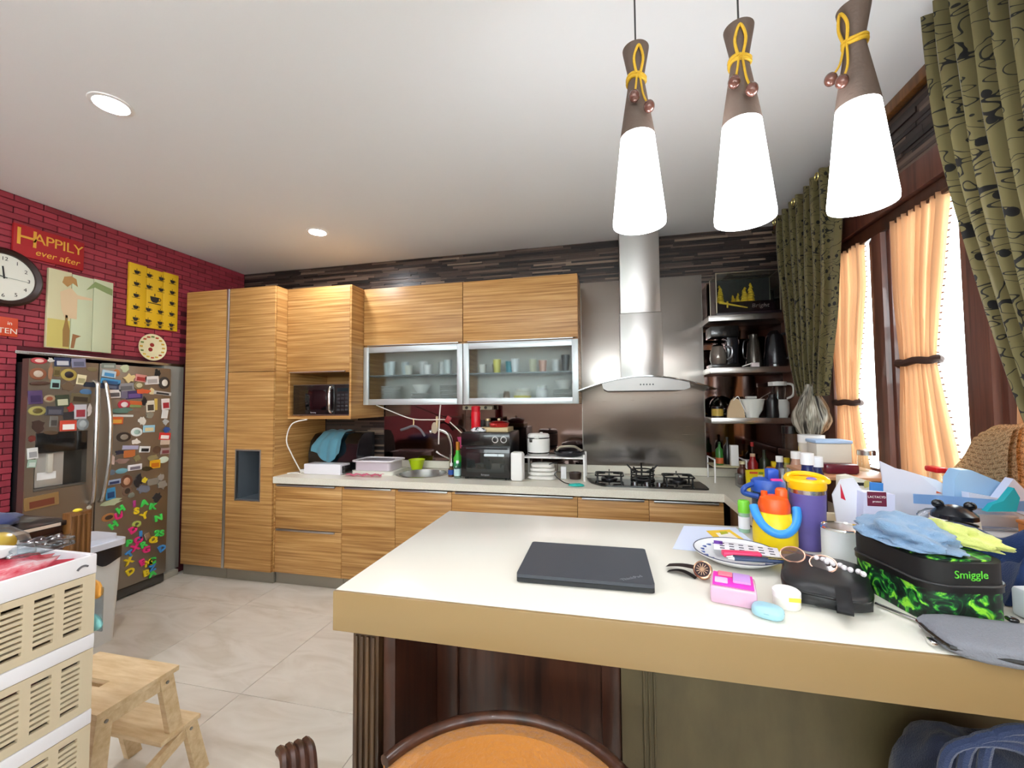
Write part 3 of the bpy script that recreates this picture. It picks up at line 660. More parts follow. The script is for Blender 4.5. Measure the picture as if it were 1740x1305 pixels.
# ---- smoked mirror and steel splashbacks
MIRR = mat((122, 104, 100), .07, 1)
struct_m = one('mirror_splashback', 'smoked mirror splashback behind the sink and countertop oven', 'mirror', G().box(-2.136, -.219, YB-.006, YB-.001, .97, 1.50), MIRR)
one('mirror_splashback', 'smoked mirror panel behind the corner shelves', 'mirror', G().box(.773, XR-.001, YB-.006, YB-.001, .97, 2.495), MIRR)
m, N, L, b = new_mat('brushed_panel'); tc = N.new('ShaderNodeTexCoord'); mp = N.new('ShaderNodeMapping'); mp.inputs['Scale'].default_value = (1.5, 1, 160); nz = N.new('ShaderNodeTexNoise'); nz.inputs['Scale'].default_value = 3; L.new(tc.outputs['Object'], mp.inputs[0]); L.new(mp.outputs[0], nz.inputs[0])
b.inputs['Metallic'].default_value = 1; b.inputs['Base Color'].default_value = lin((186, 180, 174)); mr = N.new('ShaderNodeMapRange'); mr.inputs[3].default_value = .24; mr.inputs[4].default_value = .36; L.new(nz.outputs[0], mr.inputs[0]); L.new(mr.outputs[0], b.inputs['Roughness']); b.inputs['Anisotropic'].default_value = .85; b.inputs['Anisotropic Rotation'].default_value = 0; tg = N.new('ShaderNodeTangent'); tg.direction_type = 'RADIAL'; tg.axis = 'Z'; L.new(tg.outputs[0], b.inputs['Tangent'])
BRUSH = m
sp_ = thing('steel_splashback', 'tall brushed stainless steel splashback panel behind the hood and hob', 'splashback', (.28, YB-.016, .97))
part('sheet', G().box(-.496, .49, -.006, 0, 0, 1.594, .001), BRUSH, sp_)
g = G(); g.box(-.5, -.496, -.009, 0, 0, 1.594).box(.49, .495, -.009, 0, 0, 1.594); part('edge_strip', g, STEELD, sp_)
# ---- cooker hood
hd = thing('cooker_hood', 'stainless steel cooker hood with curved glass canopy and tall chimney', 'cooker hood', (.268, 3.45, 1.6))
part('chimney', G().box(-.162, .162, 0, YB-.016-3.45, .10, .625, .003), STEELV, hd, label='lower chimney section')
part('chimney', G().box(-.156, .152, .006, YB-.016-3.45, .627, H-1.6-.001, .003), STEELV, hd, label='upper telescopic chimney section')
def arc(x): return .10-.105*(abs(x)/.49)**1.8
n = 30; g = G(); xs = [-.49+.98*i/n for i in range(n+1)]
poly = [(x, arc(x)) for x in xs]+[(x, arc(x)+.008) for x in reversed(xs)]
g.prism(poly, -.25, YB-.016-3.45, 'y'); part('glass_canopy', g, glassy('canopy_glass', (176, 184, 182), .0, .22), hd, label='curved smoked glass canopy')
bp = [(-.30, .012), (-.27, -.004), (.27, -.004), (.315, .012)]+[(x, arc(x)-.003) for x in [.31-.62*i/16 for i in range(17)]]
part('control_body', G().prism(bp, -.235, YB-.02-3.45, 'y'), mat((150, 148, 146), .42, 1), hd)
for k in range(5): part('button', G().cyl(-.03+.022*k, 0, 0, .004, .006, n=12).xf(Matrix.Translation((0, -.235, .04)) @ Matrix.Rotation(PI/2, 4, 'X')), mat((70, 70, 72), .3, 1), hd)
# ---- gas hob
hb = thing('gas_hob', 'black glass gas hob with three burners and cast grates', 'hob', (.25, 3.33, .90))
hp = [(-.43, .2), (-.42, .02), (-.38, -.12), (-.31, -.2), (-.28, -.215), (.40, -.215), (.42, -.2), (.42, -.1), (.40, .2)]
part('glass_top', G().prism(hp, 0, .012), mat((16, 16, 17), .08, 0, .5), hb)
IRON = mat((20, 20, 21), .45)
for bx_, by_, rr, tall in ((-.25, .04, .065, 0), (.0, .05, .07, 1), (.255, .04, .065, 0)):
    bu = part('burner', G().lathe([(0, .012), (rr, .012), (rr*.95, .022), (rr*.6, .026), (rr*.6, .034), (rr*.3, .038), (0, .038)], bx_, by_, 24), mat((40, 40, 42), .35, .8), hb)
    g = G(); R_ = .105 if not tall else .085
    if not tall:
        fr_ = rrect(.21, .18, .02, 4, bx_, by_); g.tube([(p[0], p[1], .05) for p in fr_], .006, 6, close=True)
        for sx in (-1, 1):
            for sy in (-1, 1): g.box(bx_+sx*.09-.006, bx_+sx*.09+.006, by_+sy*.075-.006, by_+sy*.075+.006, .012, .05)
        for a in range(4):
            q = a*PI/2; g.tube([(bx_+.1*math.cos(q)*(1 if a % 2 == 0 else .86), by_+.1*math.sin(q)*.86, .052), (bx_+.03*math.cos(q), by_+.03*math.sin(q), .056)], .006, 6)
        g.tube([(bx_, by_+.08, .05), (bx_, by_+.08, .075)], .004, 6)
    else:
        for zz in (.02, .055, .085): g.tube([(bx_+R_*math.cos(q), by_+R_*math.sin(q), zz) for q in [2*PI*i/28 for i in range(28)]], .006, 6, close=True)
        for a in range(5):
            q = a*2*PI/5+PI/2; c_, s_ = math.cos(q), math.sin(q)
            g.tube([(bx_+R_*c_, by_+R_*s_, .012), (bx_+R_*c_, by_+R_*s_, .088), (bx_+(R_+.035)*c_, by_+(R_+.035)*s_, .122)], .0065, 6); g.tube([(bx_+R_*c_, by_+R_*s_, .085), (bx_+.035*c_, by_+.035*s_, .075)], .006, 6)
    part('grate', g, IRON, hb)
for k in range(3): part('knob', G().lathe([(0, .012), (.021, .012), (.018, .034), (0, .036)], -.07+.085*k, -.165, 20), mat((120, 120, 124), .25, 1), hb)
# ---- corner shelves
for z, nm in ((2.168, 'carrying the golden display case'), (1.768, 'carrying the coffee maker and kettle'), (1.386, 'carrying the mixing bowl and blender')):
    one('corner_shelf', 'thick brushed steel wall shelf '+nm, 'shelf', G().box(-.29, .29, -.135, .13, -.044, 0, .002), STEEL, (1.055, YB-.143, z), 0, 'steel corner shelves')
# ---- island
II = 1.074; IX0, IY0, IY1 = -.643, .8845, 1.627; IX1 = XR-.09
isl = thing('kitchen_island', 'broad island with thick cream top and dark panelled base', 'island', (.2, 1.25, 0))
lx = lambda x: x-.2
ly = lambda y: y-1.25
TOPM = mat((226, 223, 212), .22, bump=.02, bscale=300)
IB = .982
part('top_slab', G().box(lx(IX0), lx(IX1), ly(IY0)+.010, ly(IY1), IB+.002, II, .003), TOPM, isl)
part('front_edge', G().box(lx(IX0), lx(IX1), ly(IY0), ly(IY0)+.0095, IB, II-.001, .002), mat((146, 120, 80), .35), isl, label='front edge with shade put into its tan colour')  # same cream slab; warm shade on its front is painted in as tan
BY = .915; BK = 1.19
PILW = grain('pilaster_wood', [(.3, (46, 30, 18)), (.65, (82, 58, 34))], (40, 40, 2.5), .4, .15)
pil = part('pilaster', G().box(lx(-.607), lx(-.54), ly(BY), ly(BY)+.05, 0, IB), PILW, isl)
for q in range(4): part('flute', G().box(lx(-.601+.015*q), lx(-.593+.015*q), ly(BY)-.006, ly(BY)+.001, .03, IB-.02, .002), PILW, pil)
part('side_panel', G().box(lx(-.60), lx(-.58), ly(BY)+.051, ly(1.58), 0, IB), DARKWOOD, isl)
part('return_panel', G().box(lx(-.535), lx(-.505), ly(BY)+.015, ly(BK), 0, IB), DARKWOOD, isl)
bk = part('back_panel', G().box(lx(-.505), lx(.02), ly(BK), ly(BK)+.02, 0, IB), DARKWOOD, isl)
for x0, x1 in ((-.504, -.44), (-.03, .02)): part('stile', G().box(lx(x0), lx(x1), ly(BK)-.014, ly(BK), 0, IB, .003), DARKWOOD, bk)
part('rail', G().box(lx(-.44), lx(-.03), ly(BK)-.014, ly(BK), IB-.08, IB, .003), DARKWOOD, bk)
op = part('olive_panel', G().box(lx(.021), lx(IX1-.02), ly(BK)-.03, ly(BK)+.02, 0, IB), OLIVEWOOD, isl)
for x0 in (.075, .088, .101): part('groove_bead', G().box(lx(x0), lx(x0+.006), ly(BK)-.036, ly(BK)-.029, 0, IB, .002), OLIVEWOOD, op)
part('rear_panel', G().box(lx(-.58), lx(IX1-.02), ly(1.55), ly(1.58), 0, IB), DARKWOOD, isl)
# ================================================================== refrigerator
FX = -3.72; FY0, FY1 = 1.952, 2.872
fs = mat((150, 140, 128), .36, .85)
fr = thing('refrigerator', 'side-by-side stainless refrigerator covered in souvenir magnets, set in the brick alcove', 'refrigerator', (FX, (FY0+FY1)/2, 0))
cy = (FY0+FY1)/2; q = lambda y: y-cy
part('cabinet', G().box(-.68, -.062, q(FY0)+.004, q(FY1)-.004, .03, 1.81, .004), mat((24, 24, 26), .4), fr)
SEAM = 2.342
g = G(); D0, D1, DZ0, DZ1 = 2.0, 2.285, .945, 1.335      # dispenser opening
g.box(-.06, 0, q(FY0), q(D0), .085, 1.832).box(-.06, 0, q(D1), q(SEAM)-.004, .085, 1.832).box(-.06, 0, q(D0), q(D1), .085, DZ0).box(-.06, 0, q(D0), q(D1), DZ1, 1.832)
fl = part('door', g, fs, fr, label='freezer door with ice dispenser')
part('door', G().box(-.06, 0, q(SEAM)+.004, q(FY1), .085, 1.832, .006), fs, fr, label='tall fridge door')
part('dispenser_recess', G().box(-.059, -.05, q(D0), q(D1), DZ0, DZ1), mat((70, 68, 64), .3, .6), fl)
part('dispenser_panel', G().box(-.05, .003, q(D0), q(D1), 1.20, DZ1, .004), BLACK, fl)
part('dispenser_back', G().box(-.05, -.03, q(D0)+.02, q(D0)+.17, DZ0+.02, 1.195, .002), mat((200, 198, 192), .35, .6), fl)
part('dispenser_lever', G().box(-.045, -.012, q(D0)+.075, q(D0)+.105, 1.06, 1.19, .004), mat((196, 190, 176), .4), fl)
part('dispenser_tray', G().box(-.05, .004, q(D0), q(D1), DZ0, DZ0+.018, .003), mat((120, 116, 110), .35, .8), fl)
part('dispenser_label', G().box(-.03, -.0285, q(D0)+.03, q(D0)+.13, DZ0+.07, DZ0+.12), mat((236, 236, 234), .5), fl)
for y_, nm in ((2.312, 0), (2.372, 1)):
    sgn = -1 if nm == 0 else 1
    part('handle', G().tube(spline([(.002, q(y_), 1.70), (.035, q(y_)+sgn*-.002, 1.66), (.062, q(y_)+sgn*.012, 1.45), (.066, q(y_)+sgn*.015, 1.25), (.062, q(y_)+sgn*.012, 1.05), (.035, q(y_), .84), (.002, q(y_), .80)], 8), .0135, 12), STEEL, fr)
part('toe_grille', G().box(-.05, -.012, q(FY0)+.005, q(FY1)-.005, .012, .08, .004), mat((92, 90, 86), .4, .7), fr)
for yy in (q(FY0)+.1, q(FY1)-.1): part('foot', G().cyl(-.1, yy, 0, .03, .025, n=14), BLACKM, fr); part('foot', G().cyl(-.58, yy, 0, .03, .025, n=14), BLACKM, fr)
# ---- magnets: (x, y, w, h in a 6.525x view of the door, colour, kind, description)
L1 = [(300, 85, 150, 60, (176, 60, 66), 'o', 'red oval', (226, 190, 180)), (430, 80, 60, 55, (200, 196, 188), 'f', 'pale grey figure', 0), (560, 100, 150, 80, (38, 50, 84), 'r', 'navy tower-photo', (190, 190, 196)), (740, 110, 130, 80, (128, 128, 152), 'r', 'lilac-grey landscape', (90, 92, 112)), (890, 180, 100, 40, (118, 104, 72), 'o', 'olive lizard-like', 0), (290, 230, 160, 110, (136, 84, 58), 'o', 'brown bread-shaped', (196, 180, 164)), (430, 210, 46, 150, (160, 118, 88), 'f', 'tan tower', 0), (497, 205, 60, 90, (120, 104, 62), 'r', 'small olive', (90, 76, 40)), (630, 240, 150, 110, (170, 150, 76), 'o', 'yellow and black wreath', (40, 30, 34)), (770, 295, 86, 90, (222, 210, 170), 'r', 'cream square', (160, 150, 110)), (310, 335, 190, 36, (78, 52, 40), 'o', 'dark brown spoon', 0), (480, 345, 84, 84, (150, 190, 184), 'r', 'teal beach-photo', (30, 30, 34)), (620, 370, 120, 80, (108, 86, 64), 'f', 'brown animal', 0), (870, 350, 130, 44, (40, 46, 60), 'r', 'dark slate strip', 0), (820, 430, 110, 54, (76, 112, 148), 'o', 'blue fish-shaped', 0), (255, 490, 130, 124, (84, 64, 104), 'r', 'purple square', (60, 44, 84)), (415, 505, 110, 70, (168, 146, 118), 'o', 'tan heart-like', (150, 84, 60)), (560, 530, 130, 110, (60, 68, 50), 'r', 'dark green framed', (190, 190, 160)), (760, 500, 180, 84, (104, 92, 66), 'r', 'olive boat', (60, 48, 34)), (280, 640, 166, 86, (168, 158, 92), 'o', 'yellow-green sandwich', (96, 84, 44)), (470, 640, 160, 80, (58, 58, 68), 'r', 'dark slate plaque', (90, 90, 100)), (655, 610, 66, 84, (160, 40, 40), 'f', 'red shirt-shaped', 0), (755, 650, 110, 130, (190, 186, 190), 'r', 'grey and red city', (150, 50, 60)), (858, 630, 50, 100, (206, 196, 188), 'f', 'pale dancing figure', 0), (280, 810, 140, 126, (66, 46, 38), 'f', 'dark brown tent', 0), (460, 760, 70, 100, (110, 106, 100), 'r', 'grey tower card', (70, 66, 62)), (620, 805, 150, 96, (200, 70, 50), 'r', 'orange-red skyline', (240, 236, 230)), (782, 785, 120, 116, (132, 138, 140), 'o', 'round grey', (170, 176, 176)), (628, 692, 100, 66, (46, 44, 46), 'r', 'black plaque', 0), (430, 882, 140, 36, (86, 66, 46), 'o', 'flat brown', 0), (222, 955, 80, 60, (108, 44, 40), 'f', 'dark red car', 0), (225, 1112, 96, 100, (214, 214, 210), 'r', 'white square', (150, 150, 150)), (220, 1226, 80, 74, (150, 172, 154), 'r', 'mint square', (196, 206, 196))]
L2 = [(160, 140, 130, 46, (120, 128, 118), 'r', 'grey-green strip', (160, 166, 156)), (345, 170, 86, 66, (186, 196, 160), 'f', 'pale green bird', 0), (160, 232, 124, 62, (176, 200, 214), 'r', 'pale blue harbour', (70, 140, 190)), (250, 218, 56, 64, (176, 112, 66), 'o', 'orange-brown bear', 0), (390, 282, 106, 86, (220, 196, 140), 'f', 'cream yellow chick', 0), (512, 278, 104, 66, (206, 140, 130), 'r', 'pink and red', (160, 50, 50)), (635, 302, 126, 74, (222, 218, 214), 'r', 'white text card', (170, 164, 160)), (702, 226, 60, 80, (30, 28, 28), 'f', 'black castle', 0), (775, 330, 96, 110, (56, 50, 46), 'o', 'black and white panda', (210, 206, 196)), (180, 315, 180, 50, (66, 140, 186), 'r', 'sky blue panorama', (40, 90, 140)), (172, 368, 166, 50, (54, 62, 88), 'r', 'navy panorama', (96, 104, 124)), (352, 378, 144, 74, (140, 138, 140), 'r', 'silver plaque', (100, 98, 100)), (492, 358, 100, 76, (130, 116, 84), 'o', 'round olive', (190, 184, 150)), (540, 425, 140, 54, (204, 92, 52), 'f', 'orange-red skyline cut-out', 0), (640, 425, 56, 66, (214, 196, 150), 'f', 'cream temple', 0), (755, 445, 160, 32, (190, 188, 184), 'r', 'silver strip', (40, 40, 40)), (220, 452, 126, 74, (226, 222, 218), 'r', 'white cartoon card', (96, 90, 90)), (325, 462, 66, 68, (110, 104, 124), 'r', 'grey-violet', 0), (442, 462, 150, 74, (58, 46, 92), 'r', 'indigo night-view', (104, 80, 140)), (330, 570, 114, 84, (180, 50, 66), 'o', 'round red and white', (226, 214, 214)), (460, 553, 116, 36, (196, 98, 50), 'r', 'orange strip', 0), (455, 587, 106, 26, (128, 146, 90), 'r', 'green strip', 0), (552, 532, 46, 84, (30, 30, 34), 'f', 'black and white penguin', 0), (620, 590, 76, 104, (214, 206, 186), 'r', 'ivory ink-drawing', (70, 60, 50)), (682, 568, 26, 104, (206, 178, 90), 'r', 'thin yellow', 0), (790, 566, 74, 100, (222, 214, 210), 'r', 'white card with red figure', (160, 40, 50)), (782, 676, 56, 78, (220, 222, 220), 'r', 'small white', 0), (300, 640, 190, 74, (92, 124, 112), 'f', 'teal green ship', 0), (318, 695, 190, 20, (214, 214, 206), 'r', 'long white strip', 0), (248, 748, 110, 66, (216, 100, 48), 'r', 'orange sunset', (226, 170, 70)), (530, 752, 66, 84, (216, 212, 200), 'f', 'white bird', 0), (612, 682, 78, 70, (140, 134, 118), 'f', 'grey stone', 0), (605, 838, 106, 64, (150, 196, 214), 'r', 'pale blue beach', (214, 196, 150)), (790, 758, 54, 66, (176, 180, 180), 'f', 'silver sail', 0), (470, 875, 106, 80, (220, 226, 222), 'o', 'oval white', (160, 190, 180)), (325, 930, 130, 90, (58, 46, 40), 'o', 'dark brown wreath', (150, 140, 126)), (460, 982, 88, 54, (226, 218, 208), 'f', 'white sheep', 0), (782, 922, 104, 64, (204, 44, 40), 'r', 'red flag', (240, 230, 226)), (800, 850, 66, 50, (44, 76, 140), 'f', 'dark blue star', 0), (785, 988, 84, 44, (206, 186, 166), 'r', 'cream strip', 0), (400, 1046, 144, 36, (176, 172, 200), 'r', 'lilac strip', 0), (556, 1066, 94, 56, (222, 222, 220), 'r', 'white card with black car', (30, 30, 30)), (692, 1070, 74, 66, (96, 72, 54), 'o', 'brown', 0), (786, 1086, 84, 56, (160, 140, 136), 'r', 'grey-pink', (120, 60, 64)), (280, 1098, 96, 56, (44, 46, 64), 'f', 'dark navy hat', 0), (388, 1116, 104, 64, (190, 108, 54), 'r', 'orange brown', 0), (206, 1180, 36, 104, (214, 190, 180), 'f', 'pink and white doll', 0), (312, 1190, 150, 54, (150, 120, 110), 'f', 'pale brown boat', 0), (470, 1160, 66, 76, (136, 124, 86), 'f', 'olive figure', 0), (650, 1158, 100, 50, (146, 132, 92), 'f', 'khaki pyramids', 0), (770, 1182, 88, 60, (204, 216, 196), 'o', 'pale green oval', 0), (446, 1266, 126, 52, (222, 218, 222), 'r', 'white name-plate', (130, 120, 130)), (672, 1230, 96, 76, (224, 170, 30), 'r', 'yellow and orange', (196, 110, 20)), (590, 1280, 110, 46, (64, 52, 30), 'f', 'dark bridge', 0)]
L3 = [(335, 60, 100, 46, (112, 164, 178), 'o', 'teal fish', 0), (240, 75, 50, 46, (110, 124, 140), 'o', 'grey-blue shell', 0), (385, 165, 100, 110, (104, 66, 46), 'o', 'brown monkey', (200, 150, 120)), (500, 160, 66, 110, (40, 36, 38), 'f', 'black and white elephant', 0), (565, 150, 56, 46, (222, 196, 50), 'f', 'yellow duck', 0), (650, 170, 90, 54, (134, 126, 114), 'r', 'grey stone plaque', 0), (730, 125, 56, 56, (150, 144, 136), 'f', 'grey cat', 0), (740, 200, 80, 76, (140, 132, 122), 'f', 'silver guitar', 0), (550, 245, 110, 70, (112, 116, 130), 'f', 'slate train', 0), (255, 172, 110, 40, (160, 176, 204), 'r', 'blue and white strip', (50, 60, 100)), (222, 290, 80, 96, (66, 150, 200), 'r', 'bright blue', (30, 70, 120)), (228, 378, 176, 56, (176, 186, 150), 'f', 'pale green dragon', 0), (392, 262, 84, 84, (118, 92, 74), 'o', 'brown horseshoe', (60, 48, 40)), (690, 325, 74, 84, (40, 40, 44), 'f', 'black gecko', 0), (430, 305, 56, 44, (126, 130, 118), 'o', 'grey-green', 0), (205, 528, 120, 66, (168, 112, 62), 'o', 'brown dog-face', (60, 40, 30))]
LET = [(322, 450, 'H', 'g', .5), (250, 610, 'H', 'g', .5), (300, 515, 'U', 'p', .2), (560, 385, 'A', 'g', .1), (645, 420, 'K', 'g', -.2), (460, 395, 'I', 'd', 0), (482, 465, 'S', 'y', 0), (560, 515, 'Y', 'y', .3), (705, 535, 'N', 'g', .1), (482, 600, 'O', 'l', 0), (450, 655, 'D', 'p', .4), (525, 700, 'J', 'b', 0), (690, 690, '2', 'g', 0), (735, 690, 'S', 'g', 0), (500, 760, 'O', 'p', 0), (650, 755, 'Q', 'y', .2), (405, 790, 'P', 'g', -.2), (470, 835, 'X', 'p', .2), (550, 805, 'R', 'g', .3), (580, 855, 'G', 'p', 0), (740, 840, 'D', 'b', .4), (415, 900, 'T', 'b', .5), (405, 970, 'X', 'y', .3), (540, 985, 'E', 'p', .3), (600, 990, 'M', 'y', .1), (640, 970, 'C', 'g', 0), (640, 1040, 'Z', 'b', .1), (420, 1075, 'D', 'y', .4), (580, 1090, 'B', 'y', .1), (640, 1095, 'A', 'g', .2)]
rm = random.Random(9); MG = {}
def magnet(u, v, w, h, c, kind, desc, inner, door):
    P_ = onx(u, v, FX); P2 = onx(u+w/2, v, FX); P1 = onx(u-w/2, v, FX); Pt = onx(u, v-h/2, FX); Pb = onx(u, v+h/2, FX)
    mf = 1.5 if kind == 'f' else 1.22
    W_ = max(.008, abs(P2.y-P1.y))*mf; H_ = max(.008, abs(Pt.z-Pb.z))*mf; t = rm.choice((.004, .006, .009))
    m_ = mat(c, .5)
    if kind == 'o': g = G().lathe([(0, 0), (1, 0), (.97, .8), (.8, 1), (0, 1)], n=18).xf(Matrix(((0, 0, t, 0), (W_/2, 0, 0, 0), (0, H_/2, 0, 0), (0, 0, 0, 1))))
    elif kind == 'f':                       # cut-out silhouette
        n = 14; po = [((.72+.28*math.sin(a*3+rm.random()*6)*rm.uniform(.5, 1))*math.cos(a)*W_/2, (.72+.28*rm.uniform(-1, 1))*math.sin(a)*H_/2) for a in [2*PI*i/n for i in range(n)]]
        g = G().prism(po, 0, t, 'x')
    else: g = G().box(0, t, -W_/2, W_/2, -H_/2, H_/2, .0015, 1)
    # the freezer and fridge doors carry their own wording
    o = thing('fridge_magnet', '%s magnet on the %s' % (desc, door), 'magnet', (FX, P_.y, P_.z), 0, 'souvenir magnets on the refrigerator')
    o.rotation_euler = (rm.uniform(-.12, .12), 0, 0)
    part('plate', g, m_, o, .6)
    if inner:
        f_ = .58
        if kind == 'o': g = G().lathe([(0, 0), (1, 0), (.9, 1), (0, 1)], n=14).xf(Matrix(((0, 0, .002, t-.0005), (W_*f_/2, 0, 0, 0), (0, H_*f_/2, 0, 0), (0, 0, 0, 1))))
        else: g = G().box(t-.0005, t+.0012, -W_*.36, W_*.36, -H_*.36, -H_*.36+H_*.5)
        part('picture', g, mat(inner, .5), o)
for (X, Y, W_, H_, c, k, d, i) in L1: magnet(20+X/6.525, 600+Y/6.525, W_/6.525, H_/6.525, c, k, d, i, 'freezer door')
for (X, Y, W_, H_, c, k, d, i) in L2: magnet(160+X/6.525, 600+Y/6.525, W_/6.525, H_/6.525, c, k, d, i, 'fridge door')
for (X, Y, W_, H_, c, k, d, i) in L3: magnet(150+X/5.93, 790+Y/5.93, W_/5.93, H_/5.93, c, k, d, i, 'fridge door')
magnet(70, 852, 48, 18, (150, 116, 70), 'r', 'tan and brown pizza-strip', (120, 60, 40), 'freezer door')
for v, d in ((862, 'small cream'), (878, 'small grey-white'), (897, 'small ivory')): magnet(151, v, 7, 5, (200, 194, 180), 'o', d+' oval', 0, 'freezer door')
LC = {'g': ((70, 214, 90), 'green'), 'p': ((236, 50, 130), 'pink'), 'y': ((236, 206, 40), 'yellow'), 'b': ((66, 140, 206), 'blue'), 'd': ((180, 60, 130), 'purple'), 'l': ((176, 190, 90), 'olive-lime')}
for X, Y, ch, cc, a in LET:
    P_ = onx(150+X/5.93, 790+Y/5.93, FX); c, nm = LC[cc]
    me = textmesh(ch, .066, .010, bold=.0035); me.materials.clear(); me.materials.append(mat(c, .35))
    me.transform(Matrix(((0, 0, 1, .005), (1, 0, 0, 0), (0, 1, 0, 0), (0, 0, 0, 1))) @ Matrix.Scale(1.15, 4, (1, 0, 0)))
    o = part('letter_magnet', me, None, None, None); o.location = (FX, P_.y, P_.z); o.rotation_euler = (a, 0, 0)
    o['label'] = '%s plastic letter %s magnet low on the fridge door' % (nm, ch); o['category'] = 'magnet'; o['group'] = 'plastic letter magnets'
P_ = onx(249, 911, FX); one('clip_magnet', 'silver bulldog clip magnet among the letters on the fridge door', 'magnet', G().box(0, .012, -.022, .022, -.03, .03, .004), STEEL, (FX, P_.y, P_.z), rot=(.3, 0, 0))
# ================================================================== wall decoration
def wy(u, v): p = onx(u, v, XL); return p.y, p.z
WX = XL+.002
t = thing('wall_sign', 'dark red painted board lettered Happily ever after on the brick wall', 'sign', (WX, 2.082, 2.625))
part('board', G().box(0, .02, -.19, .19, -.105, .105, .003), mat((168, 24, 30), .55), t)
OR = mat((228, 168, 60), .6)
text('H', .165, OR, t, (.0212, -.125, .02), RLW, depth=.002); text('APPILY', .098, OR, t, (.0212, .045, .035), RLW, depth=.002, space=.92); text('ever after', .062, OR, t, (.0212, .04, -.058), RLW, depth=.002, shear=.2)
t = thing('wall_clock', 'round wall clock with dark wooden rim and white dial on the brick wall', 'clock', (WX, 1.86, 2.355))
rot = Matrix.Rotation(PI/2, 4, 'Y')
RCL = .19
part('rim', G().lathe([(RCL-.04, 0), (RCL, 0), (RCL, .02), (RCL-.015, .036), (RCL-.038, .026), (RCL-.04, .012), (RCL-.04, 0)], n=48, closed=True).xf(rot), mat((44, 22, 18), .35), t)
part('dial', G().lathe([(0, .004), (RCL-.038, .004), (RCL-.038, .012), (0, .012)], n=40).xf(rot), mat((226, 226, 214), .5), t)
for k in range(12):
    a = PI/2-2*PI*(k+1)/12
    text(str(k+1), .034, mat((40, 40, 40), .5), t, (.0126, .12*math.cos(a), .12*math.sin(a)), RLW, name='numeral', depth=.0008)
part('hour_hand', G().box(.014, .0155, -.004, .004, -.01, .07).xf(Matrix.Rotation(.12, 4, 'X')), BLACKM, t); part('minute_hand', G().box(.016, .0175, -.003, .003, -.015, .12).xf(Matrix.Rotation(1.35, 4, 'X')), BLACKM, t)
part('second_hand', G().box(.018, .019, -.001, .001, -.03, .12).xf(Matrix.Rotation(-1.62, 4, 'X')), mat((120, 140, 130), .5), t)
t = thing('plank_picture', 'pale picture on three upright planks showing a slim painted figure and a bottle', 'picture', (WX, 2.27, 2.21))
PA = [mat(c, .6) for c in ((206, 200, 160), (198, 206, 172), (194, 200, 166))]
for k, (a, c, z1) in enumerate(((-.195, -.066, .275), (-.063, .066, .268), (.069, .195, .272))): part('plank', G().box(0, .022, a, c, -.285, z1, .002), PA[k], t)
part('painted_ground', G().box(.0222, .0226, -.193, -.068, -.28, -.08), mat((200, 186, 104), .6), t)
for nm, po, c in (('painted_hair', [(-.12, .19), (-.11, .235), (-.07, .25), (-.04, .235), (-.03, .18), (-.06, .2), (-.09, .165)], (176, 132, 76)), ('painted_body', [(-.13, .12), (-.07, .165), (-.03, .12), (.06, .115), (.06, .1), (-.03, .09), (-.03, -.06), (-.10, -.06), (-.12, 0)], (216, 190, 152)), ('painted_bottle', [(-.105, -.27), (-.07, -.27), (-.068, -.15), (-.082, -.08), (-.082, -.04), (-.096, -.04), (-.096, -.08), (-.108, -.15)], (150, 116, 62)), ('painted_leg', [(-.06, -.275), (-.04, -.275), (-.03, -.2), (.0, -.18), (-.05, -.17)], (150, 104, 64)), ('painted_leaves', [(.075, .25), (.19, .22), (.19, .17), (.15, .18), (.075, .205), (.02, .17)], (132, 150, 96))):
    part(nm, G().prism(po, .0226, .0231, 'x'), mat(c, .6), t)
t = thing('coffee_picture', 'yellow plank panel printed with rows of black coffee cups', 'picture', (WX, 2.775, 2.43))
YE = mat((222, 178, 22), .55)
for k in range(3): part('plank', G().box(0, .02, -.20+.134*k, -.20+.134*k+.1325, -.262+.006*k, .262-.008*(k % 2), .003), YE, t)
CUPM = mat((30, 24, 20), .6)
def cupart(y, z, s):
    po = [(-.5, .25), (.5, .25), (.42, -.2), (.2, -.42), (-.2, -.42), (-.42, -.2)]
    g = G().prism([(y+a*s, z+b_*s) for a, b_ in po], .0202, .0208, 'x'); g.tube([(.0205, y+s*(.5+.16*math.cos(a)), z+s*(.02+.18*math.sin(a))) for a in [2*PI*i/10 for i in range(10)]], .0008+s*.03, 4, close=True)
    g.box(.0202, .0208, y-s*.7, y+s*.7, z-s*.58, z-s*.48); g.box(.0202, .0208, y-s*.05, y+s*.05, z+s*.32, z+s*.62); part('printed_cup', g, CUPM, t, None)
for r_ in range(5):
    for c_ in range(4):
        if r_ == 2 and c_ in (1, 2): continue
        cupart(-.145+.097*c_, .195-.098*r_, .042)
cupart(.0, .0, .075)
for c_ in range(4): cupart(-.145+.097*c_, -.232, .026)
t = thing('wall_plate', 'decorative round plate with painted flowers hung under the yellow panel', 'plate', (WX, 2.772, 2.012))
part('dish', G().lathe([(0, .004), (.07, .004), (.112, .018), (.114, .022), (.07, .010), (0, .009)], n=40).xf(rot), mat((226, 220, 180), .25), t)
rp = random.Random(2)
for k in range(16):
    a = 2*PI*k/16; part('painted_leaf', G().cbox((.0185, .09*math.cos(a), .09*math.sin(a)), (.003, .022, .012)), mat(rp.choice(((206, 160, 40), (96, 128, 60), (190, 80, 50), (216, 186, 70))), .4), t)
for dy, dz in ((.0, .02), (-.012, -.02)): part('painted_flower', G().lathe([(0, .0102), (.018, .0102), (.018, .0112), (0, .0112)], 0, 0, 8).xf(Matrix.Translation((0, dy, dz)) @ rot), mat((150, 44, 40), .5), t)
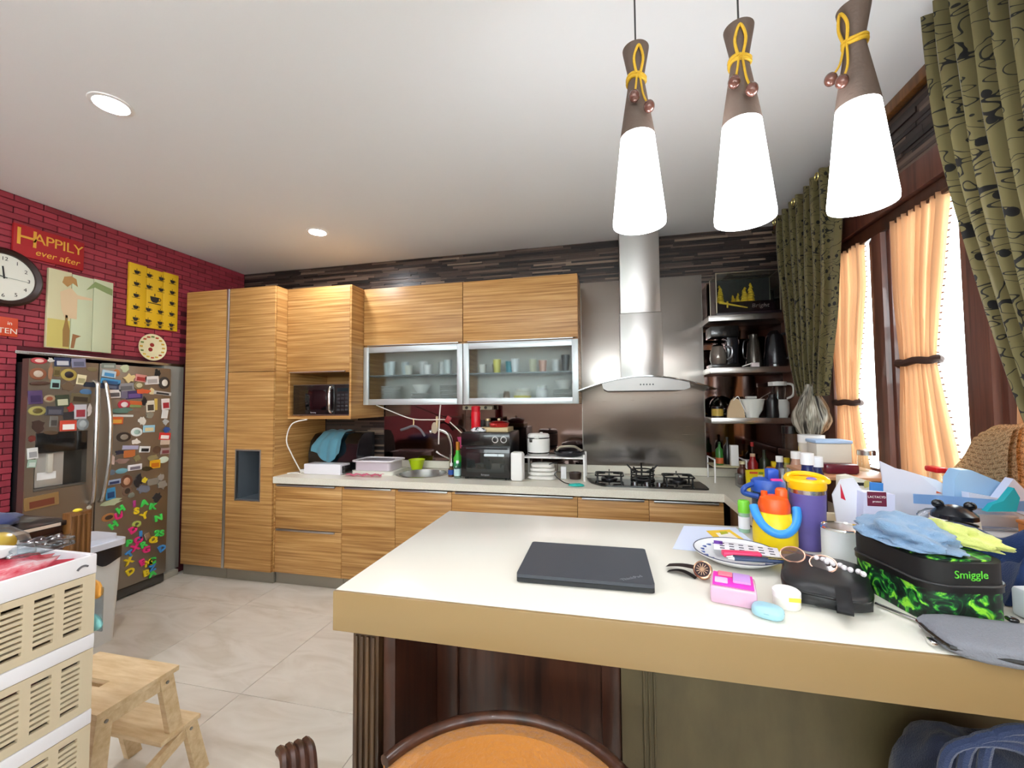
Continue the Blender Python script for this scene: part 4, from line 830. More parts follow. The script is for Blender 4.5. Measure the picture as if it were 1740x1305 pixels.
t = thing('wall_sign', 'orange metal sign with white capitals ending in TEN below the clock', 'sign', (WX, 1.80, 2.035))
part('board', G().box(0, .006, -.14, .14, -.062, .062, .002), mat((206, 74, 40), .5), t)
WS = mat((236, 220, 206), .6); text('TEN', .05, WS, t, (.0068, .092, -.028), RLW, depth=.001); text('in', .034, WS, t, (.0068, .1, .024), RLW, depth=.001)
# ================================================================== left foreground
# white bin
t = thing('waste_bin', 'white swing-lid waste bin with a black liner in front of the refrigerator', 'bin', (-3.285, 1.985, 0))
part('bucket', G().prism(rrect(.26, .30, .05), 0, .60, 'z').xf(Matrix(((1, 0, 0, 0), (0, 1, 0, 0), (0, 0, 1, 0), (0, 0, 0, 1)))), mat((226, 228, 226), .35), t)
k0 = t.children[0].data
for v_ in k0.vertices:
    f = 1+.16*v_.co.z/.6; v_.co.x *= f; v_.co.y *= f
g = G()
def liner(u, v):
    a = 2*PI*u; e = 5; cx_, sy_ = math.cos(a), math.sin(a); q_ = (abs(cx_)**e+abs(sy_)**e)**(1/e)
    return (cx_/q_*.157, sy_/q_*.18, .605-.075*v*(1+.35*math.sin(a*3)+.2*math.sin(a*7)))
g.sheet(liner, 60, 4); part('liner', g, mat((26, 28, 36), .25), t)
g = G().prism(rrect(.33, .375, .06), .604, .64); g.prism(rrect(.27, .31, .06), .64, .672); part('lid', g, mat((226, 232, 244), .3), t)
# dark sideboard with fluted pilaster
SBX = -2.62
t = thing('dark_sideboard', 'dark wooden sideboard with a fluted brown pilaster at its end', 'sideboard', (SBX, 1.405, 0))
part('carcase', G().box(-.55, -.02, -.75, .22, 0, .93), DARKWOOD, t)
part('front', G().box(-.02, .0, -.75, .12, .05, .9, .003), DARKWOOD, t)
part('top', G().box(-.57, .012, -.76, .135, .932, .955, .004), mat((26, 22, 24), .3, 0, .3), t)
part('top_lipping', G().box(.012, .018, -.76, .1, .936, .95), mat((206, 186, 170), .4), t)
pi_ = part('pilaster', G().box(-.02, .035, .125, .215, 0, .985, .004), BROWNWOOD, t)
for k in range(4): part('flute', G().tube([(.035, .137+.021*k, .06), (.035, .137+.021*k, .97)], .008, 8), BROWNWOOD, pi_)
one('blue_cloth', 'folded dark blue cloth lying on the dark sideboard', 'cloth', G().lump((0, 0, 0), (.2, .26, .05), 4, .12, 2.5, flat=.3, sq=3.5), cloth_mat('bl', (24, 44, 104)), (SBX-.27, 1.2, .956))
one('yellow_peg', 'small yellow knob resting on the brown pilaster of the sideboard', 'knob', G().lathe([(0, 0), (.016, 0), (.018, .006), (.010, .012), (0, .013)], n=16), mat((226, 206, 60), .4), (SBX+.008, 1.405+.17, .986))
one('white_tag', 'small white tag hanging on the front of the dark sideboard', 'tag', G().box(-.002, .002, -.04, .04, -.016, .016, .001), WHITE, (SBX+.003, 1.33, .885), rot=(.25, 0, 0))
# drawer tower
TX, TY1, TZt = -1.43, .912, 1.095
t = thing('drawer_tower', 'white plastic drawer tower with beige perforated drawer fronts', 'drawer unit', (TX, TY1-.3, 0))
BEI = mat((206, 190, 160), .45); PW = mat((240, 238, 240), .35)
y0, y1 = -.28, .3
part('frame', G().box(-.40, -.385, y0, y1, .02, TZt-.001).box(-.40, -.004, y0, y0+.012, .02, TZt-.001).box(-.40, -.004, y1-.012, y1, .02, TZt-.001), PW, t)
part('top', G().box(-.38, -.37, y0+.013, y1-.013, TZt-.06, TZt-.001).box(-.37, -.013, y0+.013, y1-.013, TZt-.055, TZt-.045), PW, t)
PIT = .207; zt = TZt
for k in range(5):
    za = zt-PIT*k-(.014 if k else 0); band = .054 if k == 0 else .04
    part('rail', G().box(-.36 if k else -.012, .0, y0+.013, y1, za-band, za-.001, .003), PW, t)
    zb_ = zt-.014-PIT*(k+1); f0, f1 = za-band-.001, zb_+.001
    g = G(); cols = [(y1-.192+.0605*c_, y1-.192+.0605*c_+.04) for c_ in range(-6, 3)]
    zs0, zs1 = f1+.022, f0-.018
    g.box(-.012, -.001, y0+.013, y1-.002, f1, zs0).box(-.012, -.001, y0+.013, y1-.002, zs1, f0)
    ys = [y0+.013]+[e for c_ in cols for e in c_]+[y1-.002]
    for i in range(0, len(ys), 2):
        if ys[i+1] > ys[i]: g.box(-.012, -.001, ys[i], ys[i+1], zs0, zs1)
    n = 9
    for (a, c_) in cols:
        for s_ in range(1, n):
            z = zs0+(zs1-zs0)*s_/n; g.box(-.012, -.001, a, c_, z-.0042, z+.0042)
    d = part('drawer', g, BEI, t, None)
    part('drawer_box', G().box(-.34, -.33, y0+.02, y1-.02, f1+.01, f0-.02).box(-.33, -.014, y0+.02, y0+.026, f1+.01, f0-.02).box(-.33, -.014, y1-.026, y1-.02, f1+.01, f0-.02).box(-.33, -.014, y0+.026, y1-.026, f1+.005, f1+.012), mat((150, 138, 118), .5), d)
part('latch_mark', G().tube([(.001, y1-.032+.016*math.cos(a), TZt-.042+.018*math.sin(a)) for a in [.9+1.7*i/8 for i in range(9)]], .0028, 6), mat((96, 92, 96), .5), t)
part('caster', G().cyl(-.05, y1-.05, 0, .02, .02, n=12), BLACKM, t); part('caster', G().cyl(-.05, y0+.05, 0, .02, .02, n=12), BLACKM, t); part('caster', G().cyl(-.35, y1-.05, 0, .02, .02, n=12), BLACKM, t); part('caster', G().cyl(-.35, y0+.05, 0, .02, .02, n=12), BLACKM, t)
rr = random.Random(7)
dcol = ((232, 190, 110), (40, 52, 110), (230, 226, 220), (196, 120, 120), (150, 110, 90))
for k in range(3):
    for j in range(3):
        y_ = y1-.07-.14*j; z_ = TZt-.014-PIT*(k+1)+.0135
        one('drawer_packet', '%s packet inside the %s drawer of the plastic tower' % (('amber', 'navy', 'white', 'pink', 'brown')[(k*3+j) % 5], ('top', 'second', 'third')[k]), 'packet', G().lump((0, 0, 0), (.10, .06, .045), k*3+j, .12, 2, 16, 10, flat=.35, sq=3), mat(dcol[(k*3+j) % 5], .5), (TX-.16, TY1-.3+y_, z_), group='packets in the drawer tower')
ZT = TZt-.0445
one('pink_bag', 'crumpled pink and red plastic bag lying on the drawer tower', 'bag', G().lump((0, 0, 0), (.052, .2, .058), 3, .25, 4, flat=.4), grain('pink_film', [(.42, (224, 64, 84)), (.52, (240, 140, 150)), (.6, (244, 214, 216))], (24, 9, 24), .3, 0, 0), (TX-.075, TY1-.225, ZT))
one('clear_bag', 'crumpled clear plastic bag on top of the pink bag', 'bag', G().lump((0, 0, 0), (.035, .07, .03), 8, .3, 5, flat=.3), PLAS, (TX-.06, TY1-.09, ZT+.075))
one('paper_slip', 'white paper carton flap lying on the drawer tower by the dome', 'carton', G().box(-.04, .03, -.06, .06, 0, .022, .003), mat((236, 234, 236), .5), (TX-.08, TY1-.20, ZT+.086), .15)
t = thing('cake_dome', 'clear plastic cake dome with lemons and white wrapping inside', 'dome', (TX-.235, TY1-.14, ZT+.007), 0)
part('dome', G().lathe([(.118, 0), (.12, .05), (.105, .095), (.07, .125), (.0, .138)], n=36, closed=True), PLAS, t); part('base', G().cyl(0, 0, -.006, .004, .122), PW, t)
one('lemon', 'yellow lemon under the clear cake dome', 'lemon', G().sph((0, 0, 0), (.036, .03, .03)), mat((240, 190, 30), .45), (TX-.18, TY1-.11, ZT+.095))
one('white_wrapping', 'crumpled white paper wrapping under the cake dome', 'paper', G().lump((0, 0, 0), (.08, .08, .04), 5, .2, 4, flat=.3), mat((226, 228, 226), .6), (TX-.235, TY1-.14, ZT+.0115))
one('orange_packet', 'orange snack packet sticking out behind the drawer tower', 'packet', G().lump((0, 0, 0), (.05, .055, .03), 2, .15, 3, flat=.5), mat((240, 168, 60), .35), (-1.55, 1.0, .905)) if 0 else None
# packets peeping past the tower, hung on its far side
t = thing('hanging_pocket', 'clear pocket with orange and teal packets hooked on the far side of the drawer tower', 'pocket', (TX-.045, TY1+.003, .865))
part('pocket', G().box(-.04, .04, .016, .02, .0, .125, .001), PLAS, t); part('packet', G().lump((0, 0, 0), (.035, .012, .035), 2, .1, 3, flat=.6).xf(Matrix.Translation((.0, .018, .09))), mat((240, 172, 70), .4), t, label='orange packet'); part('packet', G().lump((0, 0, 0), (.038, .012, .03), 5, .1, 3, flat=.6).xf(Matrix.Translation((.0, .018, .0))), mat((150, 220, 214), .4), t, label='teal packet')
# step stool
def stool():
    t = thing('step_stool', 'pale birch two-step stool with a hand slot beside the drawer tower', 'step stool', (-1.86, 1.203, 0))
    hx, hy = .207, .135
    g = G(); g.box(-hx, -.05, -hy, hy, .482, .5).box(.05, hx, -hy, hy, .482, .5).box(-.05, .05, -hy, -.03, .482, .5).box(-.05, .05, .005, hy, .482, .5)
    part('top_step', g, PALEWOOD, t, None)
    part('low_step', G().box(-.205, .205, .075, .232, .232, .25, .003), PALEWOOD, t)
    for sx in (-1, 1):
        x0, x1 = (sx*.170, sx*.195) if sx > 0 else (sx*.195, sx*.170)
        part('leg', G().prism([(-.128, .481), (-.078, .481), (-.115, 0), (-.17, 0)], x0, x1, 'x'), PALEWOOD, t)
        part('leg', G().prism([(.072, .481), (.122, .481), (.165, .251), (.115, .251)], x0, x1, 'x'), PALEWOOD, t)
        part('leg', G().prism([(.175, .231), (.225, .231), (.285, 0), (.23, 0)], x0, x1, 'x'), PALEWOOD, t)
        part('side_rail', G().prism([(-.08, .435), (.075, .435), (.075, .481), (-.08, .481)], x0+.002, x1-.002, 'x'), PALEWOOD, t)
        part('low_rail', G().prism([(-.12, .075), (-.12, .12), (.18, .231), (.18, .185)], x0+.002, x1-.002, 'x'), PALEWOOD, t)
        for (yy, zz) in ((-.1, .455), (.1, .455), (.2, .21)): part('bolt', G().cyl(0, 0, 0, .003, .006, n=10).xf(Matrix.Translation((x1 if sx > 0 else x0, yy, zz)) @ Matrix.Rotation(sx*PI/2, 4, 'Y')), STEELD, t)
    part('cross_rail', G().box(-.169, .169, -.12, -.1, .42, .48), PALEWOOD, t); part('cross_rail', G().box(-.169, .169, -.13, -.11, .2, .25), PALEWOOD, t)
    return t
stool()
# ================================================================== things on the back worktop
CT = .9005
def at(u, y): return ony(u, 700, y).x
def zat(u, v, y): return ony(u, v, y).z
# bread bin with towel
t = thing('bread_bin', 'glossy black roll-top bread bin under the microwave cabinet', 'bread bin', (-2.445, 3.50, CT))
bp = [(-.14, .006), (.14, .006), (.14, .335), (.03, .345), (-.05, .33), (-.11, .27), (-.14, .16)]
part('body', G().prism(bp, -.27, .23, 'x'), mat((15, 15, 17), .12, 0, .6), t); part('side_plate', G().prism([(a*1.02, b_*1.01) for a, b_ in bp], .231, .238, 'x'), mat((36, 36, 40), .2), t)
part('handle', G().tube([(-.1, -.135, .14), (.08, -.135, .14)], .007, 8), mat((60, 60, 64), .2, .8), t)
for sx in (-.22, .18): part('foot', G().cyl(sx, 0, 0, .007, .015, n=12), BLACKM, t)
def towel(u, v):
    path = [(.06, .352), (-.05, .34), (-.12, .275), (-.152, .2), (-.158, .125)]     # over the bin's roll front
    k = v*(len(path)-1); i = min(int(k), len(path)-2); f = k-i
    y = path[i][0]*(1-f)+path[i+1][0]*f; z = path[i][1]*(1-f)+path[i+1][1]*f
    x = -.13+.25*u-.03*v*(1-u)+.012*math.sin(v*6+u*3)
    hem = .05*math.cos(u*5.5)*max(0, v-.55)/.45
    return (x, y-.008-.022*v*abs(math.sin(u*10+v*1.5)), z+.010*abs(math.sin(u*9+1))*(1-v)+.008+hem)
one('dish_towel', 'pale blue dish towel draped over the black bread bin', 'towel', G().sheet(towel, 60, 30, .003), cloth_mat('tw', (128, 196, 218)), (-2.49, 3.50, CT), smooth=2.5)
t = thing('white_tray', 'low white plastic box with a black socket end in front of the bread bin', 'box', (-2.42, 3.255, CT))
part('body', G().box(-.20, .165, -.07, .07, 0, .088, .005), mat((228, 226, 232), .35), t); part('socket_end', G().box(.166, .19, -.05, .05, .012, .075, .004), BLACK, t)
one('plug_adaptor', 'white plug adaptor lying beside the white tray', 'adaptor', G().box(-.03, .03, -.02, .02, 0, .03, .006), WHITE, (-2.672, 3.255, CT), .3)
# drying baskets
t = thing('colander_tub', 'grey-white rectangular draining tub standing on a white tray', 'tub', (-2.0, 3.38, CT+.034))
g = G().prism(rrect(.34, .24, .03), 0, .075); part('tub', g, mat((206, 196, 204), .4), t)
g = G(); g.tube([(p[0], p[1], .08) for p in rrect(.38, .27, .04)], .008, 6, close=True); part('rim', g, mat((228, 224, 228), .35), t)
part('inset', G().prism(rrect(.25, .15, .03), .0755, .083), mat((150, 144, 150), .4), t)
one('drip_tray', 'flat white drip tray under the draining tub', 'tray', G().prism(rrect(.40, .29, .03), 0, .033), mat((220, 220, 208), .4), (-1.99, 3.385, CT))
def pc(u, v): return ((u-.5)*.33+.01*math.sin(v*7), (v-.5)*.07, .004+.014*abs(noise.noise(Vector((u*9, v*3, 2))))+.012*abs(math.sin(u*12+v*2)))
one('pink_cloth', 'crumpled pink cleaning cloth at the worktop edge beside the sink', 'cloth', G().sheet(pc, 50, 12, .003), cloth_mat('pk', (244, 130, 164)), (-2.02, 3.175, CT), smooth=1.2)
t = thing('lime_bowl', 'lime green plastic bowl standing on the far rim of the sink', 'bowl', (-1.745, 3.605, CT+.0045))
part('bowl', G().cup(.05, .074, 0, .085, .004), mat((190, 214, 20), .35), t); part('rim', G().tube([(.074*math.cos(a), .074*math.sin(a), .085) for a in [2*PI*i/28 for i in range(28)]], .004, 6, close=True), mat((190, 214, 20), .35), t)
one('black_tray', 'dark oven tray leaning behind the lime bowl', 'tray', G().prism([(-.14, 0), (.14, 0), (.17, .03), (-.17, .03)], -.01, .0, 'y'), mat((90, 80, 70), .4, .4), (-1.72, 3.684, CT+.10)) if 0 else None
def bottle(label, name, x, y, z, prof, c, cap=None, capc=(240, 240, 240), lab=None, labc=(240, 240, 240), m=None, group=None, cat='bottle', n=20, sx=1, sy=1):
    t = thing(name, label, cat, (x, y, z), 0, group)
    part('body', G().lathe(prof, n=n, sx=sx, sy=sy), m or mat(c, .3), t)
    zt = prof[-1][1] if prof[-1][0] > 1e-5 else prof[-2][1]
    if cap: part('cap', G().cyl(0, 0, zt-.002, zt+cap[1], cap[0], n=18), mat(capc, .4), t)
    if lab:
        r_ = max(p[0] for p in prof); part('label_band', G().lathe([(r_+.0006, lab[0]), (r_+.0006, lab[1])], n=n, sx=sx, sy=sy, closed=True), mat(labc, .5), t)
    return t
def bp_(r_, h_, nk=.35, sh=.72): return [(0, 0), (r_*.96, 0), (r_, .006), (r_, h_*sh), (r_*nk*1.15, h_*(sh+.13)), (r_*nk, h_*(sh+.17)), (r_*nk, h_), (0, h_)]
bottle('brown glass bottle with blue and white label next to the soap refill', 'medicine_bottle', -1.285, 3.30, CT, bp_(.026, .09), (90, 56, 26), (.012, .022), (240, 240, 240), (.018, .058), (30, 76, 160))
t = bottle('clear bottle of pale green soap with white cap in front of the detergent', 'soap_bottle', -1.213, 3.255, CT, bp_(.03, .12), (196, 222, 206), (.012, .02), (236, 240, 240), (.02, .075), (180, 214, 214), m=PLAS)
t = bottle('bright green washing-up liquid bottle with orange nozzle cap', 'detergent_bottle', -1.243, 3.345, CT, bp_(.037, .215, .5, .7), (72, 190, 60), (.016, .07), (190, 120, 20), (.05, .12), (40, 150, 90))
one('pink_sponge', 'pink sponge stuck to the mirror beside the green bottle', 'sponge', G().prism([(-.03, .05), (.03, .055), (.03, -.03), (0, -.055)], -.02, 0, 'y'), mat((226, 90, 140), .9), (-1.345, YB-.007, 1.145))
one('steel_canister', 'small grey steel canister on the worktop behind the tap', 'canister', G().lathe([(0, 0), (.045, 0), (.045, .1), (.04, .105), (0, .108)], n=24), mat((150, 146, 140), .3, .9), (-1.37, 3.63, CT)) if 0 else None
# countertop oven
t = thing('countertop_oven', 'black countertop oven with two chrome-ringed knobs and a glass door', 'oven', (-.962, 3.205, CT), math.radians(-1))
WO, DO, HO = .203, .34, .375
part('housing', G().box(-WO, WO, .016, DO, .012, HO, .008), mat((18, 18, 20), .3), t)
part('control_strip', G().box(-WO, WO, 0, .017, HO-.105, HO-.004, .003), BLACK, t)
for kx in (.085, .155):
    part('knob', G().lathe([(0, 0), (.024, 0), (.024, .004), (.017, .005), (.016, .022), (0, .023)], n=24).xf(Matrix.Translation((kx, 0, HO-.055)) @ Matrix.Rotation(PI/2, 4, 'X')), BLACK, t)
    part('knob_ring', G().tube([(kx+.0225*math.cos(a), -.003, HO-.055+.0225*math.sin(a)) for a in [2*PI*i/24 for i in range(24)]], .0042, 6, close=True), mat((230, 230, 230), .25, .3), t)
d = part('door', G().box(-WO, WO, 0, .016, .02, HO-.112, .004), BLACK, t)
part('window', G().box(-WO+.045, WO-.045, -.0015, .001, .06, .215, .002), mat((34, 42, 42), .06, 0, .6), d)
part('handle', G().tube([(-WO+.05, -.018, .25), (WO-.015, -.018, .25)], .0055, 8), mat((60, 60, 64), .2, .9), d)
for kx in (-WO+.055, WO-.02): part('handle_post', G().tube([(kx, 0, .25), (kx, -.018, .25)], .005, 8), CHROME, d)
text('Europace', .018, mat((180, 180, 185), .4), d, (.0, -.001, .04), RX)
for sx in (-.17, .17):
    for sy in (.04, .3): part('foot', G().cyl(sx, sy, 0, .013, .014, n=12), BLACKM, t)
OT = CT+HO+.001
t = thing('thermos_flask', 'tall bright red flask standing on the countertop oven', 'flask', (-1.075, 3.32, OT))
part('body', G().lathe([(0, 0), (.037, 0), (.039, .01), (.039, .155), (.036, .165), (0, .165)], n=28), mat((206, 14, 34), .3), t); part('lid', G().lathe([(.036, .165), (.037, .17), (.037, .205), (.03, .212), (0, .212)], n=28), mat((190, 10, 30), .35), t)
one('chopping_board', 'thick pale wooden board lying on the countertop oven', 'board', G().box(-.125, .125, -.09, .12, 0, .035, .004), mat((206, 186, 140), .5), (-.915, 3.36, OT))
t = thing('red_pan', 'red enamel pan with a lid and side handle on the pale board', 'pan', (-.89, 3.37, OT+.036))
part('pan', G().lathe([(0, 0), (.075, 0), (.085, .03), (.088, .032), (.082, .034), (0, .034)], n=30), mat((176, 34, 34), .3), t); part('lid', G().lathe([(.084, .034), (.06, .048), (.0, .052)], n=30), mat((120, 16, 18), .25), t); part('knob', G().sph((0, 0, .06), .012), mat((206, 190, 150), .4), t); part('handle', G().tube([(-.03, -.078, .02), (-.035, -.105, .024), (-.01, -.11, .024), (0, -.08, .02)], .008, 8), mat((216, 70, 66), .3), t)
t = thing('spice_jar', 'small spice jar with a gold lid behind the red pan', 'jar', (-.995, 3.40, OT+.036))
part('body', G().cyl(0, 0, 0, .05, .023), mat((90, 84, 76), .3), t); part('lid', G().cyl(0, 0, .05, .066, .024), mat((206, 190, 140), .3, .6), t)
one('crumpled_bag', 'crumpled black and white plastic bag at the front of the oven top', 'bag', G().lump((0, 0, 0), (.06, .035, .03), 11, .3, 5, flat=.3), grain('bw_bag', [(.45, (30, 30, 34)), (.5, (226, 226, 230))], (40, 40, 40), .35, 0, 0), (-1.03, 3.255, OT))
one('dark_box', 'dark grey carton standing on the oven behind the red flask', 'carton', G().box(-.05, .05, -.04, .04, 0, .09, .003), mat((40, 36, 38), .5), (-1.085, 3.43, OT)); one('grey_box', 'grey cardboard carton between the flask and the dark carton', 'carton', G().box(-.018, .018, -.03, .03, 0, .085, .003), mat((150, 140, 130), .6), (-1.01, 3.46, OT)) if 0 else None
# white upright box by the oven
one('kitchen_roll', 'tall white kitchen roll pack standing at the oven corner', 'kitchen roll', G().box(-.048, .048, -.045, .045, 0, .225, .018), mat((240, 240, 238), .7), (-.705, 3.235, CT))
# white metal shelf rack with rice cooker and pan
t = thing('counter_rack', 'white metal two-leg shelf rack carrying the rice cooker', 'rack', (-.432, 3.40, CT))
part('shelf', G().box(-.24, .245, -.11, .12, .168, .178, .003), WHITE, t)
for sx in (-.235, .245):
    for sy in (-.115, .115): part('leg', G().box(sx-.008, sx+.008, sy-.008, sy+.008, 0, .205, .003), WHITE, t)
RZ = CT+.179
t = thing('rice_cooker', 'small white rice cooker with a black trim ring on the rack', 'rice cooker', (-.565, 3.42, RZ))
part('foot_ring', G().lathe([(0, 0), (.082, 0), (.088, .014), (.0885, .018), (0, .018)], n=32), mat((190, 190, 186), .3, .5), t)
part('band', G().cyl(0, 0, .018, .028, .0885, n=32), BLACK, t)
part('body', G().lathe([(.089, .028), (.093, .04), (.093, .135), (.088, .14)], n=32), mat((236, 236, 232), .3), t)
part('seal', G().cyl(0, 0, .139, .147, .0895, n=32), BLACK, t)
part('lid', G().lathe([(.09, .147), (.09, .165), (.08, .176), (0, .178)], n=32), mat((236, 236, 232), .3), t); part('latch', G().box(-.018, .018, -.098, -.085, .142, .168, .003), mat((220, 220, 216), .3), t); part('panel', G().box(-.062, -.02, -.085, -.0755, .11, .14, .003), BLACK, t); part('vent', G().cyl(.02, .02, .176, .186, .012, n=14), WHITE, t)
t = thing('grill_pan', 'dark blue-black covered grill pan lying on the rack', 'pan', (-.315, 3.42, RZ))
part('pan', G().lathe([(0, 0), (.10, 0), (.122, .03), (.125, .034), (0, .034)], n=36), mat((20, 22, 30), .3), t); part('lid', G().lathe([(.122, .034), (.118, .046), (.06, .066), (0, .07)], n=36), mat((26, 28, 34), .18, .3), t); part('handle', G().tube(spline([(-.09, -.08, .05), (-.05, -.105, .082), (.05, -.105, .085), (.1, -.07, .05)], 6), .009, 8), mat((196, 190, 170), .3, .6), t)
one('white_packet', 'small white packet at the end of the rack', 'packet', G().box(-.03, .03, -.02, .02, 0, .022, .005), WHITE, (-.215, 3.325, RZ)) if 0 else None
# heap under the rack
HEAPM = grain('paper_heap', [(.4, (60, 60, 62)), (.47, (226, 226, 222)), (.7, (240, 240, 236))], (3, 30, 60), .6, 0, .2)
for k in range(4):
    one('folded_cloth', 'folded white kitchen cloth in the pile under the rack, %s' % ('lowest', 'second from below', 'third from below', 'topmost')[k], 'cloth', G().lump((0, 0, 0), (.115-.008*k, .085, .02), 20+k, .10, 3, flat=.6, sq=4), mat((232, 230, 224), .85, bump=.6, bscale=60), (-.525, 3.36, CT+.0005+.031*k), .05*k, 'cloths piled under the rack')
one('white_adapter', 'white power block leaning under the rack beside the cloth pile', 'adaptor', G().box(-.022, .022, -.02, .02, 0, .1, .006), mat((230, 232, 234), .4), (-.355, 3.37, CT))
one('black_cable', 'black cable looping from the rack down to the worktop edge', 'cable', G().tube(spline([(-.46, 3.28, CT+.125), (-.40, 3.265, CT+.14), (-.39, 3.255, CT+.09), (-.41, 3.24, CT+.05), (-.34, 3.2, CT+.006), (-.27, 3.12, CT+.006), (-.235, 3.10, CT+.006)], 8), .004, 6), BLACK)
one('brown_dish', 'round dark brown glass ashtray-like dish under the rack', 'dish', G().cup(.045, .05, 0, .05, .006), mat((60, 46, 40), .2), (-.265, 3.39, CT))
one('teal_scourer', 'teal scouring net at the worktop edge beside the hob', 'scourer', G().lump((0, 0, 0), (.055, .035, .012), 6, .35, 5, flat=.4), mat((50, 190, 178), .7), (-.235, 3.105, CT))
# string, hanger and socket over the sink
one('clothes_line', 'white cord strung under the wall cabinets with clips over the sink', 'cord', G().tube(spline([(-2.02, 3.36, 1.50), (-1.90, 3.36, 1.455), (-1.68, 3.36, 1.38), (-1.5, 3.36, 1.37), (-1.36, 3.36, 1.37), (-1.30, 3.37, 1.33), (-1.22, 3.38, 1.255)], 8), .005, 6), mat((222, 214, 204), .6))
one('red_clip', 'red clothes peg clipped on the hanging cord', 'peg', G().box(-.022, .022, -.01, .01, -.03, .03, .004), mat((150, 24, 34), .45), (-1.335, 3.36, 1.372), rot=(0, .5, 0))
t = thing('hanger_clip', 'grey plastic hanger hooked on the cord above the lime bowl', 'hanger', (-1.66, 3.36, 1.26))
part('arm', G().tube(spline([(-.12, 0, .02), (-.07, 0, .035), (0, 0, .055), (.06, 0, .03), (.11, .0, -.03)], 6), .011, 8), mat((96, 92, 98), .4), t); part('hook', G().tube(spline([(0, 0, .055), (.004, 0, .09), (0, 0, .115)], 5), .005, 6), mat((226, 206, 150), .4), t)
t = thing('scrub_brush', 'beige woven scrubber hanging from a white loop below the cabinet', 'scrubber', (-1.44, 3.37, 1.2)); part('loop', G().tube(spline([(.03, 0, .30), (.02, 0, .2), (.015, .0, .08), (.012, 0, -.04)], 5), .006, 6), mat((226, 220, 212), .5), t); part('head', G().sph((-.025, 0, .1), (.03, .014, .05)), mat((176, 160, 138), .9, bump=.8, bscale=120), t); part('stick', G().box(-.012, .006, -.008, .008, .1, .2, .004), mat((200, 180, 140), .6), t)
t = thing('power_strip', 'white power strip fixed under the wall cabinet over the oven', 'power strip', (-1.13, 3.62, 1.45)); part('body', G().box(-.16, .12, -.03, .03, 0, .04, .005), mat((214, 206, 180), .5), t)
for k in range(4): part('socket', G().cyl(0, 0, 0, .002, .014, n=14).xf(Matrix.Translation((-.12+.06*k, -.03, .02)) @ Matrix.Rotation(PI/2, 4, 'X')), mat((70, 64, 56), .5), t)
# ================================================================== corner shelves
S1, S2, S3 = 2.1685, 1.7685, 1.3865
SYc = YB-.155
t = thing('display_case', 'glass display case with golden miniature towers', 'display case', (1.05, SYc, S1))
part('base', G().box(-.225, .225, -.105, .105, 0, .022, .003), mat((30, 20, 26), .3), t)
g = G(); W_, D_, Hc = .22, .1, .33
g.box(-W_, W_, -D_, -D_+.004, .022, Hc).box(-W_, -W_+.004, -D_+.004, D_, .022, Hc).box(W_-.004, W_, -D_+.004, D_, .022, Hc).box(-W_+.004, W_-.004, -D_+.004, D_, Hc-.004, Hc); part('glass', g, CLEAR, t)
g = G()
for sx in (-W_, W_):
    for sy in (-D_, D_): g.tube([(sx, sy, .02), (sx, sy, Hc)], .004, 6)
for sy in (-D_, D_): g.tube([(-W_, sy, Hc), (W_, sy, Hc)], .005, 6)
for sx in (-W_, W_): g.tube([(sx, -D_, Hc), (sx, D_, Hc)], .005, 6)
part('frame', g, mat((150, 142, 126), .3, .9), t)
part('backing', G().box(-W_+.005, W_-.005, D_-.006, D_-.001, .022, Hc-.006), mat((26, 26, 28), .5), t)
part('plinth', G().prism([(-.085, .022), (-.02, .022), (.02, .12), (.012, .126)], -.21, .21, 'x'), mat((34, 16, 24), .25), t)
GO = mat((240, 204, 60), .35, .2)
rg = random.Random(5)
def tower(x, h_, r_, lab):
    g = G(); n = 7
    for k in range(n): g.lathe([(0, .0), (r_*(1-.1*k), 0), (r_*(.8-.1*k), h_/n*.9), (0, h_/n)], 0, 0, 8) if 0 else g.lathe([(0, .126+h_*k/n), (r_*(1-.11*k), .126+h_*k/n), (r_*(.72-.1*k), .126+h_*(k+.92)/n), (0, .126+h_*(k+.92)/n)], x+rg.uniform(-.004, .004), .04, 9)
    one('gold_miniature', lab, 'ornament', g, GO, (1.05, SYc, S1), group='golden miniatures in the display case', smooth=None)
tower(-.16, .145, .034, 'golden miniature tower at the end of the case near the hood')
tower(-.065, .06, .022, 'lowest golden miniature spire in the case'); tower(-.03, .075, .02, 'second lowest golden miniature spire in the case')
tower(.02, .12, .036, 'golden miniature tower leaning on the tallest one'); tower(.062, .15, .036, 'tallest golden miniature tower in the case')
part('sword', G().tube(spline([(-.20, -.088, .105), (-.12, -.088, .085), (0, -.088, .055)], 5), [.010, .010, .009, .009, .008, .007, .007, .006, .006, .005, .003], 6), GO, t, label='golden dagger ornament')
part('hilt', G().cbox((-.14, -.088, .085), (.012, .012, .05), .003), GO, t)
text('Bright', .05, mat((150, 140, 140), .35, .5), t, (.09, -.0745, .07), (PI/2-.38, 0, 0), shear=.25)
